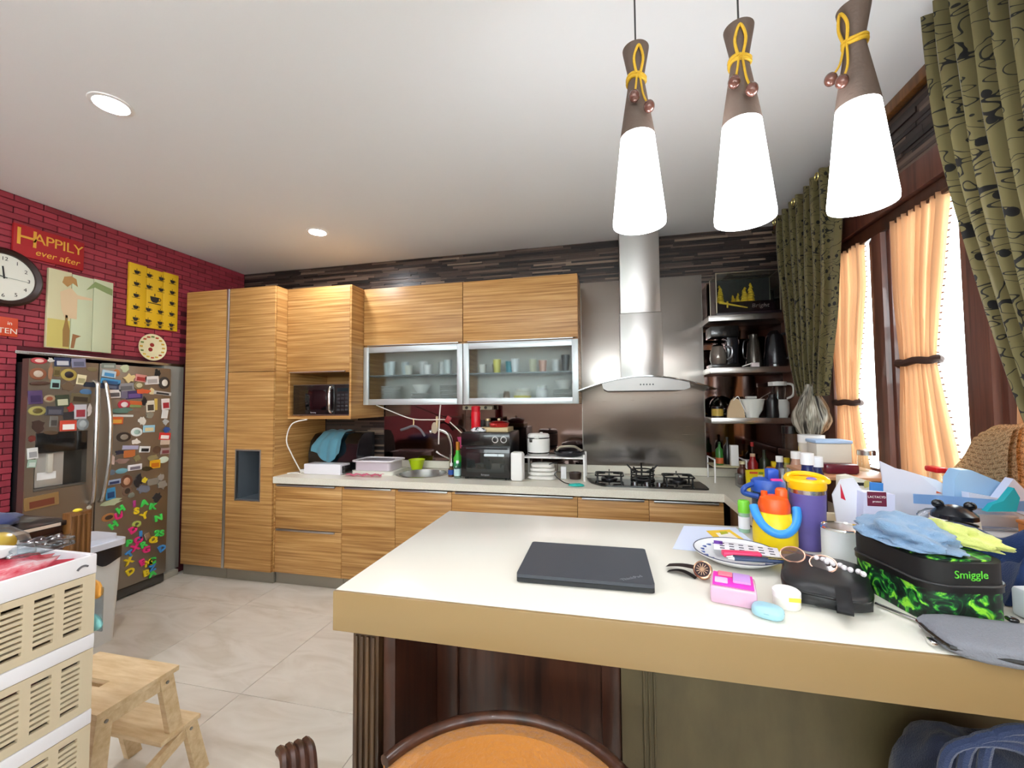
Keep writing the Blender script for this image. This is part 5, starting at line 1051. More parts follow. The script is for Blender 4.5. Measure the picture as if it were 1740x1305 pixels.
# shelf two
t = thing('coffee_maker', 'black drip coffee maker with glass jug on the middle steel shelf', 'coffee maker', (.885, SYc-.0, S2))
part('base', G().box(-.1, .1, -.1, .09, 0, .03, .006), BLACK, t); part('tower', G().box(.02, .1, -.06, .09, .03, .32, .008), mat((22, 24, 30), .2, 0, .5), t); part('head', G().box(-.1, .1, -.09, .09, .235, .325, .01), BLACK, t)
part('jug', G().lathe([(0, .032), (.05, .032), (.062, .07), (.055, .13), (.04, .165), (.042, .17)], -.04, -.035, 24, closed=True), mat((120, 112, 104), .1, .3), t); part('jug_handle', G().tube(spline([(.005, -.06, .165), (.04, -.1, .15), (.04, -.1, .09), (.015, -.08, .06)], 5), .008, 8), mat((140, 140, 144), .25, .6), t); part('jug_lid', G().lathe([(0, .19), (.03, .185), (.045, .17), (0, .168)], -.04, -.035, 20), BLACK, t)
t = thing('electric_kettle', 'tall black electric kettle on the middle steel shelf', 'kettle', (1.255, SYc-.0, S2))
part('body', G().lathe([(0, .02), (.078, .02), (.08, .03), (.06, .22), (.05, .25), (.0, .26)], n=28), mat((24, 24, 28), .25, .3), t); part('base', G().cyl(0, 0, 0, .02, .08, n=28), BLACK, t); part('lid', G().lathe([(.05, .25), (.03, .28), (0, .285)], n=24), BLACK, t); part('handle', G().tube(spline([(.045, -.02, .25), (.10, -.05, .24), (.105, -.05, .12), (.075, -.03, .06)], 6), .011, 8), mat((40, 40, 44), .3), t)
t = thing('vacuum_jug', 'slim dark vacuum jug standing between the coffee maker and kettle', 'jug', (1.115, SYc+.02, S2)); part('body', G().lathe([(0, 0), (.055, 0), (.058, .02), (.04, .2), (.03, .23), (.034, .26), (0, .27)], n=24), mat((70, 66, 60), .25, .6), t); part('handle', G().tube(spline([(-.035, -.01, .22), (-.075, -.02, .2), (-.08, -.02, .1), (-.05, 0, .06)], 5), .008, 8), BLACK, t)
t = thing('small_scoop', 'small white scoop and sachet lying on the middle steel shelf', 'scoop', (1.03, SYc-.085, S2)); part('spoon', G().tube([(-.03, 0, .006), (.04, 0, .03)], .004, 6), WHITE, t); part('sachet', G().box(.03, .085, -.015, .015, 0, .032, .003), mat((206, 196, 196), .5), t)
# shelf three
bottle('black tea tin with a gold label on the lowest steel shelf', 'tea_tin', .83, SYc-.03, S3, [(0, 0), (.042, 0), (.042, .085), (0, .085)], (24, 18, 22), None, lab=(.012, .066), labc=(190, 160, 70), cat='tin')
one('metal_dome', 'dark steel dome lid leaning behind the tea tin', 'lid', G().lathe([(.085, 0), (.08, .03), (.05, .06), (0, .07)], n=30, closed=True).xf(Matrix.Rotation(-1.25, 4, 'X')), mat((90, 86, 82), .15, 1), (.87, SYc+.02, S3+.085))
t = thing('wooden_board', 'pale house-shaped wooden board on the lowest steel shelf', 'board', (.955, SYc-.06, S3)); part('slab', G().prism([(-.065, 0), (.06, 0), (.05, .07), (.02, .135), (-.01, .15), (-.035, .13), (-.06, .06)], -.01, .01, 'y'), mat((204, 178, 142), .6), t); part('cord', G().tube(spline([(-.02, -.011, .13), (.01, -.02, .16), (.03, -.012, .12), (.062, -.012, .04)], 5), .003, 6), WHITE, t)
t = thing('mixing_bowl', 'white ribbed mixing bowl with a spoon on the lowest steel shelf', 'bowl', (1.075, SYc-.03, S3)); t.scale = (.86, .86, .95); part('bowl', G().lathe([(0, 0), (.05, 0), (.052, .012), (.085, .06), (.095, .12), (.1, .145), (.095, .145), (.08, .06), (0, .02)], n=36), mat((222, 224, 218), .35), t); part('lip', G().tube([(.099*math.cos(a), .099*math.sin(a), .143) for a in [2*PI*i/36 for i in range(36)]], .005, 6, close=True), mat((222, 224, 218), .35), t); part('spoon', G().tube([(.03, 0, .13), (.15, -.01, .2)], .004, 6), STEEL, t); part('lid', G().cbox((0, .02, .16), (.08, .06, .02), .005), mat((206, 206, 200), .4), t)
bottle('matt black drinking bottle in front of the blender jug', 'sports_bottle', 1.2, SYc-.075, S3, [(0, 0), (.04, 0), (.042, .02), (.038, .08), (.04, .13), (.03, .15), (0, .15)], (22, 24, 26), (.024, .022), (26, 26, 28))
t = thing('blender', 'white blender base with a clear jug and white handle', 'blender', (1.272, SYc+.02, S3)); part('base', G().lathe([(0, 0), (.06, 0), (.075, .03), (.075, .11), (.06, .135), (0, .135)], n=30), mat((220, 222, 218), .35), t); part('jug', G().lathe([(.05, .136), (.056, .25)], n=24, closed=True), CLEAR, t); part('jug_rim', G().lathe([(.055, .24), (.062, .24), (.062, .27), (0, .275)], n=24), mat((220, 222, 218), .35), t); part('handle', G().tube(spline([(.05, -.035, .255), (.085, -.055, .24), (.085, -.055, .17), (.05, -.035, .14)], 5), .009, 8), mat((220, 222, 218), .35), t)
# ---- bottles under the shelves
t = thing('bottle_rack', 'white metal two-tier rack holding bottles in the corner', 'rack', (.90, 3.5, CT))
part('shelf', G().box(-.13, .1, -.07, .15, .112, .120, .002), mat((200, 190, 150), .5), t)
for sx in (-.125, .09):
    for sy in (-.09, .14): part('upright', G().tube([(sx, sy, 0), (sx, sy, .17)], .006, 8), WHITE, t)
    part('loop', G().tube([(sx, -.09, .17), (sx, .14, .17)], .006, 8), WHITE, t)
R2 = CT+.121
bottle('green sauce bottle with red label on the white corner rack', 'sauce_bottle', .835, 3.52, R2, bp_(.027, .16), (44, 110, 40), (.01, .015), (30, 60, 30), (.01, .055), (190, 96, 50))
bottle('dark soy bottle with a black cap on the white corner rack', 'sauce_bottle', .905, 3.57, R2, bp_(.028, .19), (20, 18, 18), (.012, .02), (16, 16, 16))
one('white_carton', 'tall white printed carton on the white corner rack', 'carton', G().box(-.027, .027, -.02, .02, 0, .155, .002), mat((222, 222, 220), .6), (.93, 3.49, R2))
bottle('small glass spice jar with steel lid beside the rack', 'spice_jar', 1.035, 3.55, CT, [(0, 0), (.032, 0), (.034, .1), (.03, .14), (0, .14)], (110, 90, 76), (.03, .02), (190, 190, 190))
bottle('tall clear oil bottle with a red cap beside the rack', 'oil_bottle', 1.09, 3.60, CT, bp_(.033, .26, .3, .5), (180, 160, 110), (.012, .03), (170, 30, 30), m=PLAS)
bottle('red chilli sauce bottle behind the yellow pouch', 'sauce_bottle', 1.04, 3.43, CT, bp_(.034, .20, .55, .75), (140, 20, 24), (.018, .02), (200, 170, 140))
bottle('dark olive oil bottle by the corner', 'oil_bottle', 1.15, 3.53, CT, bp_(.034, .22), (40, 46, 26), (.012, .02), (40, 40, 30))
bottle('brown sauce jar with ivory cap beside the yellow pouch', 'sauce_bottle', .955, 3.385, CT, bp_(.034, .15, .5, .7), (84, 40, 28), (.02, .02), (210, 200, 160))
one('clear_tub', 'clear plastic tub behind the yellow seasoning pouch', 'tub', G().box(-.045, .045, -.05, .05, 0, .09, .006), PLAS, (.935, 3.285, CT))
t = thing('seasoning_pouch', 'bright yellow printed seasoning pouch standing in front of the bottles', 'pouch', (.985, 3.185, CT)); part('pouch', G().prism([(-.062, 0), (.055, .008), (.05, .145), (-.066, .135)], -.012, .012, 'y'), mat((226, 204, 20), .35), t)
for a, z, w_, h_, c in ((-.02, .12, .05, .014, (206, 70, 40)), (.02, .09, .03, .03, (240, 230, 200)), (-.02, .075, .05, .006, (190, 120, 60)), (.0, .04, .07, .03, (196, 170, 20)), (.025, .118, .03, .016, (120, 140, 40))): part('print', G().cbox((a, -.0125, z), (w_, .001, h_)), mat(c, .5), t)
t = thing('salt_pack', 'orange-yellow salt pack with a yellow cap lettered SALT', 'pack', (1.17, 3.37, CT)); part('body', G().box(-.058, .058, -.03, .03, 0, .135, .012), mat((226, 140, 30), .4), t); part('cap', G().box(-.026, .026, -.02, .02, .135, .175, .006), mat((240, 206, 20), .4), t); part('band', G().box(-.0585, .0585, -.0305, .0305, .12, .128), mat((130, 30, 20), .5), t); text('SALT', .04, mat((240, 226, 190), .5), t, (0, -.031, .085), RX, depth=.001)
bottle('small black bottle beside the salt pack', 'sauce_bottle', 1.25, 3.38, CT, bp_(.022, .13), (16, 16, 20), (.01, .02), (20, 20, 20))
# ================================================================== side worktop clutter
def X(u, v, y): return ony(u, v, y).x
def Z(u, v, y): return ony(u, v, y).z
def wpx(n, u, y): return n*mpp(ony(u, 700, y))
def stand(u, vt, y, zs):
    p = ony(u, vt, y); return p.x, y, zs, p.z-zs
st_z = 1.165
t = thing('mini_stand', 'small white stand with a copper-brown top under the window', 'stand', (1.11, 2.36, CT))
part('top', G().box(-.17, .17, -.17, .2, st_z-CT-.016, st_z-CT, .003), mat((206, 150, 110), .4), t)
for sx in (-.16, .16):
    for sy in (-.16, .19): part('leg', G().box(sx-.008, sx+.008, sy-.008, sy+.008, 0, st_z-CT-.017, .002), WHITE, t)
SZ = st_z+.0005
t = thing('storage_box', 'translucent storage box with a pale blue lid and beige contents on the small stand', 'storage box', (1.105, 2.47, SZ))
part('box', G().box(-.078, .078, -.055, .055, 0, .13, .006), milky('mbox', (226, 224, 214), .25), t); part('lid', G().box(-.082, .082, -.059, .059, .13, .146, .004), mat((170, 200, 236), .4), t); part('contents', G().box(-.07, .07, -.047, .047, .006, .095, .01), mat((200, 188, 164), .6), t)
t = thing('glass_jar', 'glass jar with a steel lid on the small stand by the copper curtain', 'jar', (1.235, 2.40, SZ)); part('glass', G().lathe([(0, 0), (.036, 0), (.038, .01), (.034, .075), (0, .078)], n=24), CLEAR, t); part('lid', G().lathe([(.037, .078), (.037, .1), (.03, .104), (0, .105)], n=24), STEEL, t)
one('burgundy_case', 'glossy burgundy case lying in front of the storage box', 'case', G().box(-.075, .075, -.03, .03, 0, .05, .012), mat((92, 22, 40), .25), (1.045, 2.345, SZ)) if 0 else one('burgundy_case', 'glossy burgundy case lying in front of the storage box', 'case', G().box(-.07, .07, -.035, .035, 0, .048, .012), mat((92, 22, 40), .25), (1.07, 2.30, SZ))
def cap_bottle(u, vt, y, r_, c, capc, lab, nm='vitamin_bottle', zs=CT):
    x, y, z, h_ = stand(u, vt, y, zs)
    t = thing(nm, lab, 'bottle', (x, y, z), 0); part('body', G().lathe([(0, 0), (r_, 0), (r_, h_*.7), (r_*.62, h_*.84), (r_*.62, h_*.88), (0, h_*.88)], n=22), mat(c, .3), t); part('cap', G().cyl(0, 0, h_*.88, h_, r_*.72, n=22), mat(capc, .4), t)
cap_bottle(1352, 767, 2.62, .034, (190, 150, 130), (240, 240, 240), 'brown-pink vitamin bottle with white cap before the clear jar', 'vitamin_bottle')
cap_bottle(1371, 770, 1.99, .034, (24, 38, 96), (240, 242, 246), 'navy vitamin bottle with a white cap next to the small stand')
cap_bottle(1387, 776, 2.12, .034, (22, 34, 84), (236, 240, 246), 'navy vitamin bottle in front of the burgundy case')
cap_bottle(1324, 775, 2.78, .026, (36, 40, 80), (236, 236, 236), 'slim navy bottle with white cap near the salt pack')
cap_bottle(1337, 778, 3.02, .024, (200, 190, 120), (240, 206, 30), 'slim oil bottle with a yellow cap near the salt pack')
x, y, z, h_ = stand(1330, 795, 2.4, CT)
t = thing('pickle_jar', 'clear jar with yellow pickles and glass lid behind the blue bottle', 'jar', (x, y, z)); part('glass', G().lathe([(0, 0), (.045, 0), (.045, h_*.8), (.03, h_), (0, h_)], n=24), PLAS, t); part('pickles', G().cyl(0, 0, .004, h_*.5, .04), mat((190, 180, 60), .5), t)
x, y, z, h_ = stand(1378, 739, 2.64, CT); t = thing('clear_canister', 'clear plastic canister with a frosted white lid behind the vitamin bottles', 'canister', (x, y, z)); part('jar', G().lathe([(0, 0), (.06, 0), (.06, h_*.9), (0, h_*.9)], n=28), milky('jarmilk', (226, 230, 230), .45), t); part('lid', G().cyl(0, 0, h_*.9, h_, .064), milky('lidmilk', (236, 238, 240), .2), t)
x, y, z, h_ = stand(1342, 724, 2.93, CT); t = thing('pasta_jar', 'tall clear jar with a black lid standing below the corner shelf', 'jar', (x, y, z)); part('glass', G().cyl(0, 0, 0, h_*.9, .045), CLEAR, t); part('lid', G().cyl(0, 0, h_*.9, h_, .048), BLACK, t)
zj = z+h_+.001
t = thing('snack_packet', 'blue and yellow crinkled snack packet beside the knotted curtain', 'packet', (X(1362, 720, 2.9)+.01, 2.86, CT)); ht = Z(1358, 702, 2.86)-CT
part('packet', G().prism([(-.04, 0), (.05, 0), (.045, ht*.8), (.01, ht), (-.02, ht), (-.045, ht*.6)], -.012, .012, 'y'), mat((236, 200, 30), .35), t); part('print', G().prism([(-.04, ht*.82), (.03, ht*.82), (.012, ht*.98), (-.02, ht*.98)], -.0135, -.0122, 'y'), mat((50, 80, 190), .4), t)
x, y, z, h_ = stand(1350, 748, 2.8, CT); one('foil_packet', 'black and white foil packet between the jars', 'packet', G().prism([(-.05, 0), (.05, 0), (.04, h_*.7), (-.01, h_), (-.05, h_*.9)], -.01, .01, 'y'), grain('foilbw', [(.47, (20, 20, 22)), (.52, (220, 222, 224))], (14, 14, 14), .3, 0, 0), (x, y-.06, z)) if 0 else None
one('beige_tile', 'beige stone trivet leaning under the window behind the yellow bottle', 'trivet', G().box(-.09, .09, -.012, .012, 0, .16, .004), mat((206, 190, 160), .5), (.93, 1.95, CT))
# ================================================================== on the island
IT = II+.0006
def ip(u, v): return onz(u, v, II)
# laptop
a, b_, c, d = ip(908, 932), ip(1098, 945), ip(1105, 1012), ip(880, 990)
cx_, cy_ = (a.x+b_.x+c.x+d.x)/4, (a.y+b_.y+c.y+d.y)/4
LW, LD = .325, .242
t = thing('laptop', 'closed dark grey laptop lying on the island', 'laptop', (cx_, cy_, IT), math.radians(.5))
part('base', G().prism(rrect(LW, LD, .008), .002, .012), mat((26, 28, 32), .5), t); part('lid', G().prism(rrect(LW, LD, .008), .0128, .021), mat((64, 68, 76), .45, .1), t)
for sx in (-1, 1): part('hinge', G().box(sx*.11-.02, sx*.11+.02, LD/2-.006, LD/2+.003, .006, .018, .002), BLACKM, t)
for sx in (-1, 1):
    for sy in (-1, 1): part('foot', G().cyl(sx*.13, sy*.09, 0, .003, .008, n=10), BLACKM, t)
text('ThinkPad', .016, mat((120, 124, 130), .4), t, (LW/2-.05, -LD/2+.03, .0212), (0, 0, .6), depth=.0005)
# papers
def sheetpaper(g, poly, z=0): return g.prism(poly, z, z+.0008)
def poly_on(pts, org, z=II): return [((q_ := onz(u, v, z)).x-org[0], q_.y-org[1]) for u, v in pts]
o = ip(1220, 915)
one('blue_paper', 'pale blue printed paper sheet at the far edge of the island', 'paper', G().prism(poly_on([(1162, 894), (1250, 897), (1285, 925), (1190, 938), (1143, 933)], o), 0, .0008), mat((206, 216, 240), .7), (o.x, o.y, IT))
t = thing('yellow_leaflet', 'yellow-bordered leaflet lying on the pale blue paper', 'leaflet', (o.x, o.y, IT+.001)); part('sheet', G().prism(poly_on([(1200, 903), (1240, 901), (1275, 925), (1228, 928)], o), 0, .0008), mat((236, 196, 60), .6), t); part('white_field', G().prism(poly_on([(1216, 907), (1240, 906), (1262, 922), (1234, 925)], o), .0008, .0012), mat((236, 232, 226), .6), t); part('emblem', G().prism(poly_on([(1222, 905), (1234, 904), (1238, 908), (1226, 910)], o), .0012, .0015), mat((180, 180, 40), .6), t)
# plate with stationery
pa, pb = ip(1181, 948), ip(1338, 968); pcx = (pa.x+pb.x)/2; pcy = ip(1258, 952).y
t = thing('china_plate', 'white china plate with blue floral rim holding stationery', 'plate', (pcx, pcy, IT)); RP = (pb-pa).length/2*1.0
part('plate', G().lathe([(0, 0), (RP*.6, 0), (RP*.98, .022), (RP, .026), (RP*.97, .026), (RP*.62, .007), (0, .006)], n=48), mat((236, 238, 240), .2), t)
part('rim_line', G().tube([(RP*.985*math.cos(a), RP*.985*math.sin(a), .0265) for a in [2*PI*i/48 for i in range(48)]], .0014, 6, close=True), mat((60, 66, 90), .4), t)
for k in range(22):
    a = 2*PI*k/22; part('blue_motif', G().cbox((RP*.8*math.cos(a), RP*.8*math.sin(a), .0165), (.014, .007, .003)).xf(Matrix.Identity(4)), mat((70, 90, 150), .4), t)
PZ = IT+.0265
t = thing('pill_blister', 'white printed blister card lying across the china plate', 'blister card', (pcx+.03, pcy+.0, PZ+.001), math.radians(-12)); part('card', G().box(-.085, .075, -.03, .045, 0, .003, .001), mat((232, 230, 236), .5), t)
for i in range(6):
    for j in range(3): part('pill_mark', G().box(-.07+.024*i, -.058+.024*i, -.02+.022*j, -.013+.022*j, .003, .0036), mat((70, 66, 84), .5), t)
part('purple_corner', G().box(-.085, -.062, .015, .045, .003, .0036), mat((110, 60, 170), .5), t)
one('pink_cutter', 'pink and red plastic cutter on the near side of the plate', 'cutter', G().box(-.045, .05, -.012, .012, 0, .014, .004), mat((232, 60, 110), .4), (pcx-.005, pcy-.055, PZ+.001), .05)
for k, (dy, cc, nm) in enumerate(((-.078, (34, 44, 70), 'navy ballpoint pen nearest the plate rim'), (-.09, (40, 60, 96), 'dark blue ballpoint pen lying at the plate rim'))):
    t = thing('ballpoint_pen', nm, 'pen', (pcx+.03, pcy+dy, PZ+.002), .02*k); part('barrel', G().tube([(-.06, 0, .005), (.065, 0, .005)], .005, 8), mat(cc, .3), t); part('tip', G().tube([(-.06, 0, .005), (-.075, 0, .005)], [.005, .001], 8), CHROME, t); part('clip', G().box(.02, .06, -.001, .001, .009, .011), CHROME, t)
# watch
p = ip(1195, 985); t = thing('wrist_watch', 'rose gold wrist watch with dark dial and strap', 'watch', (p.x, p.y, IT), math.radians(-28))
part('case', G().lathe([(0, 0), (.02, 0), (.022, .004), (.022, .012), (.019, .014), (0, .014)], n=30).xf(Matrix.Translation((0, 0, .022)) @ Matrix.Rotation(.95, 4, 'X') @ Matrix.Translation((0, 0, -.007))), mat((206, 160, 130), .25, 1), t)
part('dial', G().lathe([(0, .0), (.018, .0), (.018, .0008), (0, .0008)], n=30).xf(Matrix.Translation((0, 0, .022)) @ Matrix.Rotation(.95, 4, 'X') @ Matrix.Translation((0, 0, .0072))), mat((50, 34, 40), .25), t)
for k in range(6):
    a = PI*k/6; part('index', G().box(-.014, .014, -.0008, .0008, .0008, .0014).xf(Matrix.Translation((0, 0, .022)) @ Matrix.Rotation(.95, 4, 'X') @ Matrix.Translation((0, 0, .0072)) @ Matrix.Rotation(a, 4, 'Z')), mat((206, 170, 140), .3, .8), t)
part('strap', G().sheet(lambda u, v: (-.018-.075*u, .014*(v-.5)*2+.012, .02+.004*math.sin(u*3)-.012*u), 12, 4, .003), mat((60, 44, 44), .5), t); part('strap', G().sheet(lambda u, v: (-.015-.07*u, .009*(v-.5)*2-.006, .001+.010*math.sin(PI*u)), 12, 4, .003), mat((40, 30, 30), .5), t)
# pink case
a, b_, c, d = ip(1203, 1040), ip(1210, 992), ip(1290, 992), ip(1281, 1055)
p = (a+b_+c+d)/4; t = thing('pink_box', 'small clear pink box packed with magenta trinkets', 'box', (p.x, p.y, IT), math.radians(-14)); part('box', G().box(-.045, .045, -.042, .042, 0, .038, .006), milky('pinkbox', (240, 196, 222), .25), t)
part('contents', G().box(-.04, .04, -.038, .038, .0385, .041, .001), mat((250, 50, 190), .5), t); part('trinket', G().box(.0, .035, -.02, .03, .041, .047, .002), mat((196, 150, 220), .5), t); part('trinket', G().box(-.036, -.01, -.03, -.005, .041, .046, .002), mat((220, 190, 236), .5), t); part('trinket', G().box(-.03, .0, .01, .032, .041, .046, .002), mat((240, 120, 140), .5), t)
p = ip(1305, 1048); t = thing('earbud_case', 'pale blue rounded earbud case', 'earbud case', (p.x, p.y, IT), math.radians(-25)); part('shell', G().lump((0, 0, 0), (.029, .023, .013), 0, 0, 1, 28, 16, flat=.9, sq=3), mat((160, 206, 220), .35), t); part('seam', G().tube([(.0288*math.cos(a), .0228*math.sin(a), .013) for a in [2*PI*i/28 for i in range(28)]], .0007, 4, close=True), mat((110, 150, 165), .5), t)
p = ip(1337, 1030); t = thing('cream_pot', 'small white cosmetic pot with a pale green tinted front', 'cosmetic pot', (p.x, p.y, IT)); part('pot', G().lathe([(0, 0), (.024, 0), (.026, .003), (.026, .02), (0, .02)], n=30), mat((232, 230, 222), .3), t); part('lid', G().lathe([(.0265, .0205), (.0265, .033), (.023, .036), (0, .036)], n=30), mat((240, 240, 238), .3), t); part('sticker', G().cbox((.006, -.0265, .024), (.022, .002, .008)), mat((226, 206, 70), .5), t)
# black pouch
p = ip(1413, 1005); t = thing('toiletry_pouch', 'black zipped toiletry pouch with a loop strap', 'pouch', (p.x-.012, p.y+.005, IT), math.radians(-22))
part('body', G().lump((0, 0, 0), (.082, .125, .03), 12, .06, 2.5, 36, 18, flat=.75, sq=4), mat((26, 27, 30), .45), t)
part('zip', G().tube([(.081*math.copysign(abs(math.cos(a))**.5, math.cos(a)), .124*math.copysign(abs(math.sin(a))**.5, math.sin(a)), .03) for a in [2*PI*i/40 for i in range(40)]], .003, 6, close=True), mat((10, 10, 12), .3), t)
part('strap', G().sheet(lambda u, v: (.028+.026*(v-.5), -.10-.075*math.sin(PI*min(u*1.0, 1))*1.0, .052-.05*u), 14, 3, .003), mat((36, 37, 41), .5), t)
t = thing('sunglasses', 'rose-tinted sunglasses folded on the black pouch', 'sunglasses', (p.x-.035, p.y+.03, IT+.056), math.radians(-50))
for sx in (-1, 1):
    ring = [(sx*.034+.028*math.cos(a), .022*math.sin(a)*.7, .004+.014*math.sin(a)) for a in [2*PI*i/22 for i in range(22)]]
    part('lens_rim', G().tube(ring, .0018, 6, close=True), mat((206, 160, 140), .3, .8), t); g = G(); vs = [g.b.verts.new(q_) for q_ in ring]; g.b.faces.new(vs); part('lens', g, glassy('lens', (170, 130, 130), 0, .15), t)
    part('temple', G().tube(spline([(sx*.062, 0, .006), (sx*.05, .02, .004), (-sx*.02, .03, .003)], 5), .0016, 6), mat((206, 160, 140), .3, .8), t)
t = thing('bead_keychain', 'white bead keychain lying on the black pouch', 'keychain', (p.x+.008, p.y-.02, IT+.0605), math.radians(-58))
for k in range(9): part('bead', G().sph((-.05+.0125*k, .004*math.sin(k*2), .006), .006, 8, 6), mat((226, 222, 226), .4), t)
# yellow bottle
p = ip(1318, 930); sc = mpp((p.x, p.y, 1.15))
t = thing('kids_bottle', 'yellow drinking bottle with orange screw lid and blue carry handle', 'bottle', (p.x-.002, p.y-.004, IT), math.radians(-6))
rb = 33*sc
part('body', G().lathe([(0, 0), (rb*.88, 0), (rb*.98, .008), (rb, .02), (rb, .06), (rb*.92, .088), (rb*.72, .106), (rb*.68, .11), (0, .11)], n=36), mat((238, 208, 10), .35), t)
part('lid', G().lathe([(rb*.72, .108), (rb*.72, .13), (rb*.62, .148), (rb*.4, .155), (0, .156)], n=36), mat((244, 92, 24), .35), t)
part('spout_cap', G().lathe([(0, .15), (.016, .15), (.016, .172), (.012, .178), (0, .178)], .02, 0, 20), mat((244, 92, 24), .35), t); part('vent', G().lathe([(0, .15), (.009, .15), (.009, .166), (0, .168)], -.024, .005, 16), mat((244, 92, 24), .35), t)
hp_ = [(rb*.80*math.cos(a)*1.18, -rb*.92*math.sin(a)*.95-.005, (.122-.066*math.sin(a))) for a in [PI*i/20 for i in range(21)]]
part('handle', G().tube(hp_, .0125, 10), mat((52, 150, 236), .35), t)
# blue bottle behind
p = ip(1300, 905); t = thing('blue_bottle', 'large blue-lidded transparent bottle with pink flip catch', 'bottle', (p.x+.02, p.y+.02, IT)); zl = Z(1300, 826, p.y+.02)-IT; zt_ = Z(1300, 806, p.y+.02)-IT; rb2 = 25*mpp((p.x, p.y, 1.15))
part('body', G().lathe([(0, 0), (rb2, 0), (rb2, zl*.72), (rb2*1.05, zl*.85), (rb2*.9, zl), (0, zl)], n=32), glassy('blueplastic', (120, 160, 200), .1, .15), t)
part('lid', G().lathe([(rb2*1.04, zl*.9), (rb2*1.04, zl*1.1), (rb2*.9, zl*1.16), (0, zl*1.17)], n=32), mat((40, 84, 176), .35), t); part('spout_cap', G().box(-.005, .03, -.018, .018, zl*1.16, zt_+.02, .006), mat((40, 84, 190), .35), t); part('catch', G().box(0, .035, -.034, -.018, zl*1.1, zl*1.2, .004), mat((240, 60, 150), .4), t)
part('carry_loop', G().tube(spline([(-rb2, -.01, zl*1.05), (-rb2-.028, -.02, zl*.98), (-rb2-.03, -.02, zl*.86), (-rb2*.8, -.03, zl*.8)], 6), .009, 8), mat((36, 76, 160), .35), t)
# tumbler
TY = 1.43; tx = X(1371, 830, TY); zt_ = Z(1371, 830, TY)-IT; ztop = Z(1371, 797, TY)-IT; sc = mpp((tx, TY, 1.2)); ru, rl = 26.5*sc, 20*sc
t = thing('insulated_tumbler', 'tall purple insulated tumbler with yellow handled lid', 'tumbler', (tx, TY, IT), math.radians(-8))
zs_ = Z(1371, 900, TY)-IT
part('body', G().lathe([(0, 0), (rl*.97, 0), (rl, .006), (rl*1.02, zs_-.006), (rl*1.12, zs_), (ru*.95, zs_+.014), (ru, zt_-.012), (0, zt_-.012)], n=40), mat((98, 88, 160), .5), t)
part('collar', G().cyl(0, 0, zt_-.014, zt_, ru*.98, n=40), STEEL, t)
part('lid', G().lathe([(ru*1.02, zt_), (ru*1.06, zt_+.008), (ru*1.04, zt_+.024), (ru*.9, zt_+.03), (0, zt_+.03)], n=40), mat((246, 196, 10), .35), t)
part('handle', G().tube([(ru*1.1*math.cos(a), ru*1.0*math.sin(a), zt_+.026+.012*max(0, math.sin(a))) for a in [-.3+ (PI+.6)*i/20 for i in range(21)]], .008, 8), mat((246, 190, 6), .35), t); part('button', G().sph((.01, -.01, zt_+.03), (.014, .012, .006)), mat((120, 96, 180), .4), t)
# small green-capped bottle
p = ip(1265, 904); hz = Z(1265, 850, p.y)-IT; t = thing('hand_gel', 'slim clear bottle with a lime green cap at the back of the island', 'bottle', (p.x, p.y, IT)); part('body', G().lathe([(0, 0), (.016, 0), (.017, .004), (.017, hz*.62), (0, hz*.62)], n=20), milky('gel', (180, 226, 196), .45), t); part('label_band', G().lathe([(.0175, hz*.12), (.0175, hz*.5)], n=20, closed=True), mat((226, 230, 240), .5), t); part('cap', G().lathe([(.018, hz*.62), (.018, hz*.96), (.015, hz), (0, hz)], n=20), mat((120, 210, 60), .4), t)
# tin
TNY = 1.33; tnx = X(1424, 895, TNY); hz = Z(1424, 893, TNY)-IT; t = thing('milk_tin', 'white paper-wrapped tin with a silver rim beside the tumbler', 'tin', (tnx+.01, TNY, IT)); rt = 30*mpp((tnx, TNY, 1.1)); part('wall', G().lathe([(0, 0), (rt, 0), (rt, hz-.006), (0, hz-.006)], n=36), mat((222, 226, 228), .5, bump=.3, bscale=40), t); part('rim', G().tube([(rt*math.cos(a), rt*math.sin(a), hz-.004) for a in [2*PI*i/36 for i in range(36)]], .004, 6, close=True), CHROME, t); part('lid', G().cyl(0, 0, hz-.006, hz-.003, rt*.96, n=36), STEEL, t)
# ---- green lunch bag
LX0, LX1, LY0, LY1 = .588, .745, 1.0, 1.22
lc = ((LX0+LX1)/2, (LY0+LY1)/2); m, N, L, b = new_mat('jungle_print'); tc = N.new('ShaderNodeTexCoord'); nz = N.new('ShaderNodeTexNoise'); nz.inputs['Scale'].default_value = 26; nz.inputs['Detail'].default_value = 3; nz.inputs['Distortion'].default_value = 2.2; L.new(tc.outputs['Object'], nz.inputs[0]); r = ramp(N, [(.38, (8, 14, 12)), (.5, (16, 60, 36)), (.58, (50, 160, 50)), (.66, (150, 226, 60))]); L.new(nz.outputs[0], r.inputs[0]); L.new(r.outputs[0], b.inputs['Base Color']); b.inputs['Roughness'].default_value = .45
JUN = m
t = thing('lunch_bag', 'black and green jungle-print lunch bag lettered Smiggle', 'lunch bag', (lc[0], lc[1], IT), math.radians(10)); w2, d2 = (LX1-LX0)/2, (LY1-LY0)/2
part('lower_body', G().prism(rrect(2*w2, 2*d2, .045), 0, .065), JUN, t); part('zip_band', G().prism(rrect(2*w2+.006, 2*d2+.006, .047), .0652, .078), mat((12, 12, 13), .4), t); part('lid_body', G().prism(rrect(2*w2, 2*d2, .045), .0782, .122), mat((15, 16, 18), .6), t); part('top_patch', G().prism(rrect(2*w2-.02, 2*d2-.02, .04), .1222, .125), JUN, t)
text('Smiggle', .021, mat((96, 206, 60), .5), t, (-.005, -d2-.0006, .100), RX, depth=.001); part('piping', G().tube([(q_[0], q_[1], .0785) for q_ in rrect(2*w2+.004, 2*d2+.004, .046)], .0025, 6, close=True), mat((40, 42, 44), .4), t)
